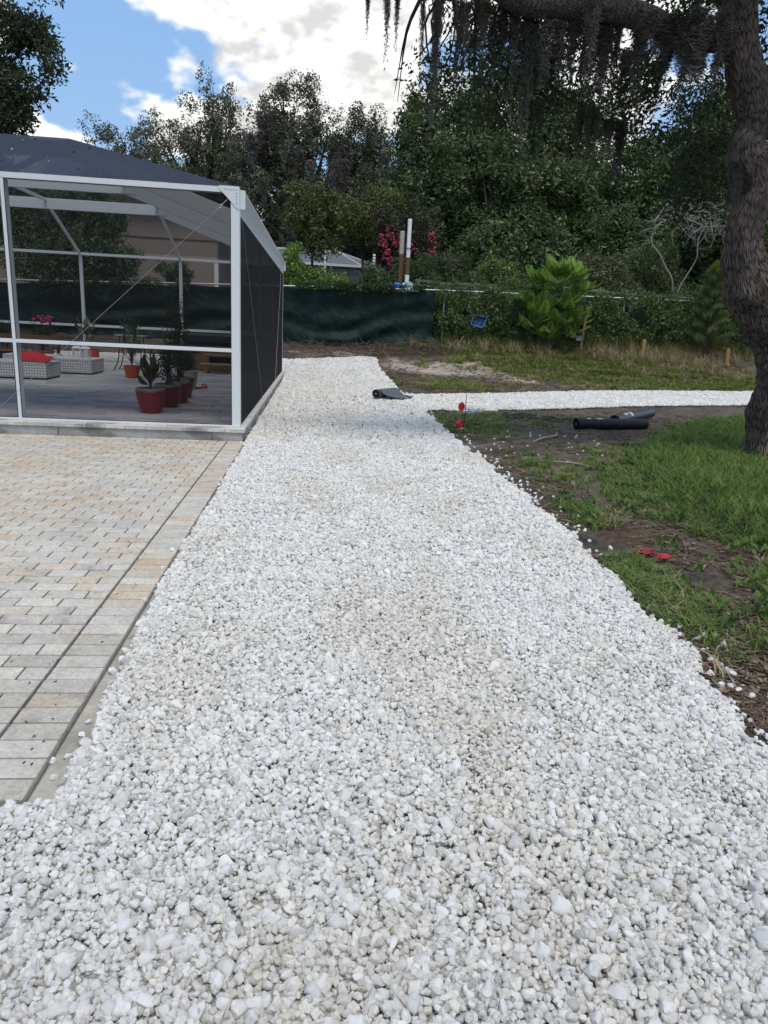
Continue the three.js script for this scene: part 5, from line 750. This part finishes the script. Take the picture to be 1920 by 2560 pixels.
// near tree whose branches hang in at the upper left
{
  const R = rng(331), t = thing('overhanging_oak', 'dark oak branches hanging in at the upper left above the roof', 'tree', [-11.5, 0, -20]), L = [], lists = [[], [], []], near = [spray(51, 14, 0.34, 0.11, 0.05, 0.4), spray(52, 13, 0.3, 0.1, 0.045, 0.4), spray(53, 14, 0.36, 0.12, 0.055, 0.35)];
  part('trunk', [limb([[0, -0.1, 0, 0.45], [0.2, 2.5, 0, 0.38], [0.6, 5, 0, 0.32], [1.2, 9, 0.3, 0.2]], 20, 12, 0.2), limb([[0.6, 5, 0, 0.2], [2.0, 6.8, 0.2, 0.14], [3.4, 7.9, 0.3, 0.08], [4.6, 7.9, 0.3, 0.04], [5.0, 7.2, 0.3, 0.01]], 24, 8, 0.2), limb([[0.5, 4.4, 0, 0.18], [2.0, 5.4, 0.2, 0.12], [3.6, 6.0, 0.3, 0.06], [4.6, 5.8, 0.3, 0.015]], 20, 8, 0.2)], darkBark, t);
  const T = [[0.045, 0.066, 0.028], [0.058, 0.078, 0.034], [0.036, 0.052, 0.024], [0.075, 0.088, 0.045]];
  for (const [x, y, rx, ry, n, g] of [[3.1, 6.3, 1.4, 1.1, 650, 0.02], [3.6, 7.6, 1.0, 0.8, 330, 0.08], [4.55, 7.75, 0.55, 0.35, 130, 0.08], [5.0, 7.2, 0.22, 0.6, 70, 0.05], [4.3, 6.5, 0.5, 0.35, 80, 0.1], [4.0, 5.9, 0.4, 0.5, 110, 0.08], [4.9, 8.7, 0.4, 0.25, 40, 0.1], [2.4, 8.5, 1.4, 0.8, 380, 0.08], [2.6, 5.2, 1.6, 0.8, 420, 0.02]]) leafCloud(R, L, [x, y, 0.3], [rx, ry, 0.7], n, 1, T, g);
  L.forEach((l, i) => lists[i % 3].push(l)); near.forEach((g, i) => copies('crown', g, leaf, lists[i], t));
}
// vines creeping along the top of the fence and over its right part
{ const R = rng(341), L = []; const vine = new THREE.Group(); vine.name = 'fence_vine'; vine.userData.kind = 'stuff'; tag(vine, 'leafy vines creeping over the fence'); scene.add(vine);
  for (let k = 0; k < 2600; k++) { const x = 3.7 + 12 * Math.pow(R(), 0.9), base = rise(x, FZ), y = lerp(base, fenceTop(x) + 0.12, Math.pow(R(), 0.75)); if (n3(x * 1.1, y * 1.4, 4) < -0.25) continue; const g = GREEN.concat(DEEP, OLIVE)[Math.floor(R() * 10)], s = 0.8 + 0.7 * R(), w = 1.0 + 0.6 * R(); L.push({ p: V(x, y, FZ - 0.02 + 0.3 * (R() - 0.35)), q: anyTurn(R), s: V(s, s, s), c: lin(g[0] * w, g[1] * w, g[2] * w) }); }
  for (const [x, n, drop, w] of [[0.95, 90, 0.35, 0.2], [1.6, 60, 0.2, 0.3], [2.1, 50, 0.18, 0.25], [-0.2, 60, 0.08, 0.5], [0.5, 50, 0.08, 0.4], [2.9, 40, 0.1, 0.4], [-5.6, 80, 0.45, 0.8], [-7.5, 120, 0.5, 0.9], [-4.2, 30, 0.3, 0.2]]) for (let k = 0; k < n; k++) { const a = x + w * (R() - 0.5) * 2, s = 0.5 + 0.5 * R(), g = GREEN[k % 3]; L.push({ p: V(a, fenceTop(a) + 0.06 - drop * R() * R(), FZ + 0.12 + 0.08 * R()), q: anyTurn(R), s: V(s, s, s), c: lin(...g) }); }
  copies('leaves', sprayMid, leaf, L, vine); }

// ---------------------------------------------------------------- grass, weeds and litter on the soil
function tuftShape(seed, n, h, w, lean) { const R = rng(seed), P = []; for (let k = 0; k < n; k++) { const a = R() * 6.28, o = 0.05 * R(), H = h * (0.5 + 0.6 * R()), b = lean * (0.4 + R()) * H, x = o * Math.cos(a * 3), z = o * Math.sin(a * 3), q = w * (0.7 + 0.5 * R()), c = Math.cos(a), s = Math.sin(a), pt = (t, e) => [x + c * b * t * t - s * e, H * (t - 0.25 * lean * t * t), z + s * b * t * t + c * e]; const A = pt(0, -q), B = pt(0, q), C = pt(0.45, q * 0.85), D = pt(0.45, -q * 0.85), E2 = pt(0.8, q * 0.5), F = pt(0.8, -q * 0.5), G = pt(1, 0); P.push(...A, ...B, ...C, ...A, ...C, ...D, ...D, ...C, ...E2, ...D, ...E2, ...F, ...F, ...E2, ...G); } return tris(P); }
{
  const R = rng(401), tall = [tuftShape(1, 16, 0.2, 0.0035, 0.8), tuftShape(2, 14, 0.16, 0.004, 1.0)], low = [tuftShape(3, 14, 0.085, 0.0032, 1.1), tuftShape(4, 12, 0.07, 0.003, 1.3)], dryT = [tuftShape(5, 12, 0.32, 0.003, 0.7)], A = [[], []], B = [[], []], C = [[]];
  const G = [[0.105, 0.18, 0.03], [0.135, 0.215, 0.036], [0.08, 0.145, 0.026], [0.15, 0.205, 0.045]], D = [[0.34, 0.27, 0.15], [0.27, 0.21, 0.11], [0.4, 0.33, 0.2]];
  const put = (arr, x, z, s, c) => { const w = 0.75 + 0.5 * R(); arr.push({ p: V(x, groundY(x, z) - 0.006, z), q: turnY(R() * 6.28), s: V(s * 1.1, s * (0.8 + 0.4 * R()), s * 1.1), c: lin(c[0] * w, c[1] * w, c[2] * w) }); };
  for (let k = 0; k < 70000; k++) {
    const d = 2.2 + 12.5 * Math.pow(R(), 1.15), x = lerp(1.6, 0.68 * d + 0.6, R()), z = -d; if (x > 11 || gravelDepth(x, z) > -0.03) continue;
    const [g] = grassAt(x, z); if (R() > g * 0.9) continue;
    const c = G[Math.floor(R() * 4)], lush = sstep(0.1, 1.0, x - interp(lushEdge, d)) ; if (R() < lush * 0.85) put(A[k % 2], x, z, 0.75 + 0.5 * R(), c); else put(B[k % 2], x, z, 0.7 + 0.6 * R(), R() < 0.12 ? D[k % 3] : c);
  }
  for (let k = 0; k < 30000; k++) {
    const x = lerp(1.8, 15.5, R()), z = lerp(-15.9, -23.4, R()); if (gravelDepth(x, z) > -0.05) continue; const [g, dry] = grassAt(x, z); if (R() > g * 0.75) continue;
    const c = R() < dry ? D[k % 3] : G[Math.floor(R() * 4)].map((v, i) => v * (i === 0 ? 1.45 : 1.15)); if (z < -22.2 && R() < 0.55 * dry) put(C[0], x, z, 0.9 + 0.8 * R(), D[k % 3]); else put(B[k % 2], x, z, 1.1 + 1.3 * R() * (z < -21 ? 1.3 : 0.8), c);
  }
  for (let k = 0; k < 900; k++) { const x = lerp(4, 14.5, R()), z = -23.2 - 0.4 * R(); put(k % 3 ? B[k % 2] : C[0], x, z, 1.2 + 1.2 * R(), x > 8.5 && R() < 0.6 ? D[k % 3] : G[k % 4]); }
  const lawn = new THREE.Group(); lawn.name = 'grass'; lawn.userData.kind = 'stuff'; tag(lawn, 'green and dry grass growing on the soil right of the path'); scene.add(lawn);
  tall.forEach((g, i) => copies('tall_grass', g, leaf, A[i], lawn)); low.forEach((g, i) => copies('short_grass', g, leaf, B[i], lawn)); dryT.forEach((g, i) => copies('dry_grass', g, dryLeaf, C[i], lawn));
  console.log('tufts', A[0].length + A[1].length, B[0].length + B[1].length, C[0].length);
  // broad-leaved weeds
  const W = [], wl = spray(61, 9, 0.12, 0.075, 0.04, -0.2);
  for (let k = 0; k < 420; k++) { const d = 2.6 + 6 * R(), x = lerp(2.2, 0.68 * d + 0.4, R()), [g] = grassAt(x, -d); if (gravelDepth(x, -d) > -0.05 || R() > 0.2 + 0.6 * g) continue; const c = G[k % 4]; W.push({ p: V(x, groundY(x, -d) + 0.05, -d), q: turnY(R() * 6), s: V(0.7 + 0.5 * R(), 0.7, 0.7 + 0.5 * R()), c: lin(c[0] * 0.8, c[1] * 0.85, c[2]) }); }
  copies('weeds', wl, leaf, W, lawn);
  // chips of mulch, dead straw and leaves
  const litter = new THREE.Group(); litter.name = 'leaf_litter'; litter.userData.kind = 'stuff'; tag(litter, 'dead straw, mulch chips and fallen leaves on soil and path'); scene.add(litter);
  const straw = bx(0.07, 0.003, 0.004, 0, 0, 0, 0.001), chip = bx(0.03, 0.006, 0.012, 0, 0, 0, 0.002), S = [], H = [];
  for (let k = 0; k < 26000; k++) { const far = R() < 0.35, d = far ? 16 + 7.3 * R() : 2 + 12 * Math.pow(R(), 1.1), x = lerp(1.7, 0.68 * d + 0.5, R()), z = -d; if (x > 14 || gravelDepth(x, z) > -0.01) continue; const [g] = grassAt(x, z); if (R() < g * 0.7 || n3(x * 0.8, 3, z * 0.8) + 0.4 * n3(x * 3, 1, z * 3) < -0.25) continue; const q = turnY(R() * 6.28).multiply(new THREE.Quaternion().setFromAxisAngle(V(0, 0, 1), 0.4 * (R() - 0.5))), s = far ? 1.6 + R() : 0.7 + R(), c = R() < 0.45 ? [0.19, 0.145, 0.095] : R() < 0.5 ? [0.06, 0.042, 0.03] : [0.1, 0.055, 0.035], w = 0.6 + 0.8 * R(); (k % 4 ? S : H).push({ p: V(x, groundY(x, z) + 0.006 * s, z), q, s: V(s, s, s), c: lin(c[0] * w, c[1] * w, c[2] * w) }); }
  for (let k = 0; k < 260; k++) { const near = R() < 0.25, d = near ? 1.6 + 5 * R() : 9 + 6 * R(), x = lerp(-0.7, 1.85, R()), s = 0.25 + 0.5 * R(); H.push({ p: V(x, rise(x, -d) + 0.03, -d), q: anyTurn(R), s: V(s * (near ? 0.7 : 1.7), s, s * (near ? 0.7 : 1.4)), c: lin(0.05, 0.035, 0.025) }); }
  for (let k = 0; k < 150; k++) { const d = 2.1 + 6.4 * R(), x = lerp(-0.9, 0.44 * -d, R()), s = 0.3 + 0.6 * R() * R(); H.push({ p: V(x, 0.004, -d), q: turnY(R() * 6), s: V(s * 0.6, 0.5, s * 0.5), c: R() < 0.5 ? lin(0.035, 0.022, 0.016) : lin(0.09, 0.05, 0.03) }); }
  copies('straw', straw, dryLeaf, S, litter); copies('chips', chip, dryLeaf, H, litter);
  // dead roots and brush on the bank under the fence cloth
  const brush = [], tw = limb([[0, 0, 0, 0.006], [0.12, 0.05, 0.03, 0.005], [0.25, 0.03, -0.02, 0.004], [0.38, 0.09, 0.02, 0.002]], 6, 4);
  for (let k = 0; k < 1500; k++) { const x = k < 1000 ? lerp(-1.2, 4.2, R()) : lerp(4, 14, R()), z = -22.1 - 1.3 * R() - (k < 1000 ? 0 : 0.6), s = 0.5 + 0.9 * R(); if (gravelDepth(x, z) > 0) continue; brush.push({ p: V(x, groundY(x, z) + 0.02 + 0.07 * R(), z), q: turnY(R() * 6.28).multiply(new THREE.Quaternion().setFromAxisAngle(V(0, 0, 1), (R() - 0.5))), s: V(s, s, s), c: R() < 0.4 ? lin(0.17, 0.13, 0.1) : lin(0.06, 0.043, 0.034) }); }
  copies('dead_roots', tw, dryLeaf, brush, litter);
}
// ---------------------------------------------------------------- things lying about
{
  const R = rng(501), lab = std([0.6, 0.62, 0.62], 0.5), seamMat = std([0.05, 0.07, 0.07], 0.6);
  const roll = (A, B, r, mat, label, marks) => {                          // a roll of landscape fabric: spiral wound cloth on a card core
    const a = V(...A), b = V(...B), L = a.distanceTo(b), o = thing('fabric_roll', label, 'fabric roll', [(A[0] + B[0]) / 2, (A[1] + B[1]) / 2, (A[2] + B[2]) / 2], 0, 'rolls of landscape fabric'); o.quaternion.setFromUnitVectors(V(1, 0, 0), b.sub(a).normalize());
    const pts = []; for (let k = 0; k <= 150; k++) { const t = k / 150, an = t * 6.283 * 6, q = lerp(0.028, r, t); pts.push([q * Math.cos(an), q * Math.sin(an)]); }
    const P = []; for (let k = 0; k < 150; k++) { const [y1, z1] = pts[k], [y2, z2] = pts[k + 1], e = L / 2; P.push(-e, y1, z1, e, y1, z1, e, y2, z2, -e, y1, z1, e, y2, z2, -e, y2, z2); } part('wound_fabric', (() => { const g = mergeVertices(tris(P).deleteAttribute('normal').deleteAttribute('uv'), 1e-5); g.computeVertexNormals(); g.setAttribute('uv', new THREE.Float32BufferAttribute(new Float32Array(g.attributes.position.count * 2), 2)); return g; })(), mat, o);
    part('outer_sheet', new THREE.CylinderGeometry(r + 0.003, r + 0.003, L - 0.004, 36, 1, true).rotateZ(Math.PI / 2), mat, o);
    for (const e of [-1, 1]) part('end_layers', [new THREE.RingGeometry(0.03, r, 30, 1).rotateY(e * Math.PI / 2).translate(e * (L / 2 - 0.006), 0, 0)], blackPlastic, o); part('core', new THREE.CylinderGeometry(0.028, 0.028, L - 0.01, 20, 1, true).rotateZ(Math.PI / 2), std([0.3, 0.24, 0.16], 0.9), o);
    marks(o, r, L); return o;
  };
  const arcSheet = (r, len, a0, a1, x) => new THREE.CylinderGeometry(r, r, len, 16, 1, true, a0, a1 - a0).rotateZ(Math.PI / 2).translate(x, 0, 0);
  roll([4.14, 0.075, -11.05], [5.42, 0.075, -11.3], 0.086, blackPlastic, 'black fabric roll lying in front with printed pale patches', (o, r, L) => { for (const x of [-0.3, 0.13, 0.52]) part('seam_line', arcSheet(r + 0.0055, 0.008, 0, 6.28, x), seamMat, o); for (const [x, w] of [[-0.44, 0.07], [-0.24, 0.12]]) part('paper_label', arcSheet(r + 0.006, w, 1.15, 1.75, x), lab, o); });
  roll([5.02, 0.08, -11.62], [6.28, 0.1, -12.95], 0.09, std([0.035, 0.04, 0.044], 0.4), 'grey-black fabric roll lying behind with a white paper label', (o, r) => { part('paper_label', arcSheet(r + 0.006, 0.11, 0.5, 2.4, -0.28), lab, o); part('paper_label', arcSheet(r + 0.006, 0.16, 0.9, 1.5, -0.5), lab, o); for (const x of [-0.1, 0.3]) part('seam_line', arcSheet(r + 0.0055, 0.008, 0, 6.28, x), seamMat, o); });
  // strip of black edging lying flat with a crumpled end
  { const o = thing('edging_strip', 'flat strip of black plastic edging lying left of the fabric rolls', 'edging', [3.9, 0, -12.05], -0.3), P = [], N = 40; const f = (u, v) => { const x = (u - 0.5) * 1.38, h = 0.05 + 0.02 * n3(u * 6, v, 1); return [x, groundY(3.9 + x, -12.05) + 0.03 + h * Math.sin(v * Math.PI) + 0.02 * n3(u * 14, v * 3, 5), (v - 0.5) * (0.3 - 0.16 * sstep(0.1, 0.35, u)) + 0.03 * n3(u * 4, 0, 2)]; }; for (let i = 0; i < N; i++) for (let j = 0; j < 6; j++) { const q = [[i, j], [i, j + 1], [i + 1, j + 1], [i + 1, j]].map(([a, b]) => f(a / N, b / 6)); for (const k of [0, 1, 2, 0, 2, 3]) P.push(...q[k]); } part('strip', tris(P), blackPlastic, o); part('turned_lip', limb(Array.from({ length: 12 }, (_, k) => { const p = f(k / 11, 0.02); return [p[0], p[1] + 0.02, p[2], 0.014]; }), 30, 6), blackPlastic, o); }
  // unrolled piece of grey fabric on the gravel
  { const grey = std([0.085, 0.095, 0.1], 0.6, { bumpMap: grain, bumpScale: 0.002, side: THREE.DoubleSide }), o = thing('unrolled_fabric', 'short grey fabric roll with its loose end spread on the gravel', 'fabric roll', [1.28, 0.03, -14.5], 0.95), P = [], N = 30, M2 = 12, r = 0.085;
    part('roll', [new THREE.CylinderGeometry(r, r, 0.78, 28, 1, true).rotateZ(Math.PI / 2).translate(0.2, r, 0)], grey, o); for (const x of [-0.19, 0.59]) { const g = []; for (const q of [0.03, 0.045, 0.06, 0.075]) g.push(new THREE.TorusGeometry(q, 0.005, 5, 24).rotateY(Math.PI / 2).translate(x, r, 0)); part('roll_end', g, blackPlastic, o); part('core', cyl([x - 0.003, r, 0], [x + 0.003, r, 0], 0.02, 0.02, 14), std([0.3, 0.28, 0.25], 0.9), o); part('end_face', cyl([x * 0.985, r, 0], [x * 0.985 + 0.004, r, 0], 0.08, 0.08, 24), blackPlastic, o); }
    const f = (u, v) => { const z = 0.02 + u * 0.42, w = 0.78 * (1 - 0.25 * u); return [0.2 + (v - 0.5) * w + 0.16 * u, lerp(r * 1.9, 0.03, sstep(0, 0.55, u)) + 0.03 * Math.sin(v * 9 + u * 4) * u + 0.015 * n3(u * 5, v * 5, 3), z]; }; for (let i = 0; i < N; i++) for (let j = 0; j < M2; j++) { const q = [[i, j], [i, j + 1], [i + 1, j + 1], [i + 1, j]].map(([a, b]) => f(a / N, b / M2)); for (const k of [0, 1, 2, 0, 2, 3]) P.push(...q[k]); } const g = mergeVertices(tris(P).deleteAttribute('normal').deleteAttribute('uv'), 1e-5); g.computeVertexNormals(); g.setAttribute('uv', new THREE.Float32BufferAttribute(Float32Array.from({ length: g.attributes.position.count * 2 }, (_, k) => g.attributes.position.getComponent(k >> 1, k % 2 ? 2 : 0)), 2)); part('loose_end', g, grey, o); }
  // red reflector marker
  { const y = groundY(2.17, -10.35), o = thing('reflector_marker', 'thin black marker stake with two red reflector discs at the path corner', 'marker', [2.17, y - 0.05, -10.35]); part('stake', limb([[0, 0, 0, 0.006], [0.006, 0.3, 0, 0.006], [0.01, 0.62, 0, 0.005]], 8, 6, 0, true), blackMetal, o);
    for (const yy of [0.17, 0.43]) { const x = yy > 0.3 ? -0.055 : -0.072, d = part('reflector_disc', (() => { const g = new THREE.CylinderGeometry(0.055, 0.055, 0.012, 8, 1).rotateX(Math.PI / 2).rotateZ(Math.PI / 8), p = g.attributes.position; g.scale(0.92, 1.22, 1); for (let i = 0; i < p.count; i++) p.setZ(i, p.getZ(i) + 0.012 * n3(p.getX(i) * 25, p.getY(i) * 25, yy)); g.computeVertexNormals(); return g.translate(x, yy, 0.012); })(), redReflector, o); part('facet_rib', [bar([x - 0.035, yy - 0.02, 0.022], [x + 0.035, yy + 0.025, 0.022], 0.006, 0.006, 0.001), bar([x - 0.03, yy + 0.02, 0.022], [x + 0.02, yy + 0.05, 0.022], 0.005, 0.005, 0.001)], std([0.32, 0.004, 0.004], 0.4), d); part('clip', bar([x, yy - 0.068, 0.01], [0.004, yy - 0.06, 0.002], 0.012, 0.012, 0.002), whitePaint, o); } }
  // clear plastic bag
  { const g = new THREE.IcosahedronGeometry(0.17, 4), q = g.attributes.position; for (let i = 0; i < q.count; i++) { const v = V(q.getX(i), q.getY(i), q.getZ(i)).normalize(), k = 0.17 * (1 + 0.35 * n3(v.x * 2.5, v.y * 2.5, v.z * 2.5) + 0.14 * n3(v.x * 7, v.y * 7, v.z * 7)); q.setXYZ(i, v.x * k * 1.25, Math.max(-0.02, v.y * k * 0.55), v.z * k * 0.8); } g.computeVertexNormals(); const o = thing('plastic_bag', 'crumpled clear white plastic bag on the grass behind the reflectors', 'bag', [2.78, groundY(2.78, -12.75) + 0.03, -12.75], 0.4); part('film', g, phy([0.62, 0.68, 0.74], 0.35, { transmission: 0.35, thickness: 0, side: THREE.DoubleSide }), o); }
  // red glove pieces in the grass
  for (const [x, z, a, s, l] of [[2.3, -4.52, 0.1, 1, 'dull red cloth scrap lying flat in the grass, farther one'], [2.37, -4.4, 0.5, 0.8, 'bright red cloth scrap in the grass, nearer of the pair']]) { const g = new THREE.IcosahedronGeometry(0.06, 4), q = g.attributes.position; for (let i = 0; i < q.count; i++) { const v = V(q.getX(i), q.getY(i), q.getZ(i)).normalize(), k = 0.05 * s * (1 + 0.3 * n3(v.x * 3 + z, v.y * 5, v.z * 3)); q.setXYZ(i, v.x * k * 1.5, v.y * k * 0.5, v.z * k * 0.7); } g.computeVertexNormals(); const o = thing('cloth_scrap', l, 'cloth', [x, groundY(x, z) + 0.035, z], a, 'red cloth scraps in the grass'); part('cloth', g, std(s < 1 ? [0.42, 0.03, 0.025] : [0.22, 0.03, 0.025], 0.8), o); }
  // fallen sticks
  const stick = (pts, label) => { const o = thing('fallen_stick', label, 'stick'); part('wood', limb(pts.map(([x, z, r, u = 0]) => [x, groundY(x, z) + r + u, z, r]), 20, 6, 0.2), deadWood, o); };
  stick([[2.95, -9.45, 0.012], [3.2, -9.75, 0.014, 0.01], [3.45, -9.95, 0.012, 0.02], [3.52, -10.15, 0.008, 0.06]], 'pale forked stick lying on dark soil before the fabric rolls');
  stick([[2.75, -7.9, 0.012], [3.0, -7.85, 0.016, 0.01], [3.25, -7.7, 0.01]], 'thin grey stick on soil at the edge of the tall grass');
  stick([[1.86, -3.2, 0.004, 0.01], [1.93, -2.95, 0.004, 0.025], [1.9, -2.75, 0.004, 0.01], [1.86, -2.6, 0.003]], 'thin pale root curling beside the near gravel edge');
}

renderer.render(scene, camera);
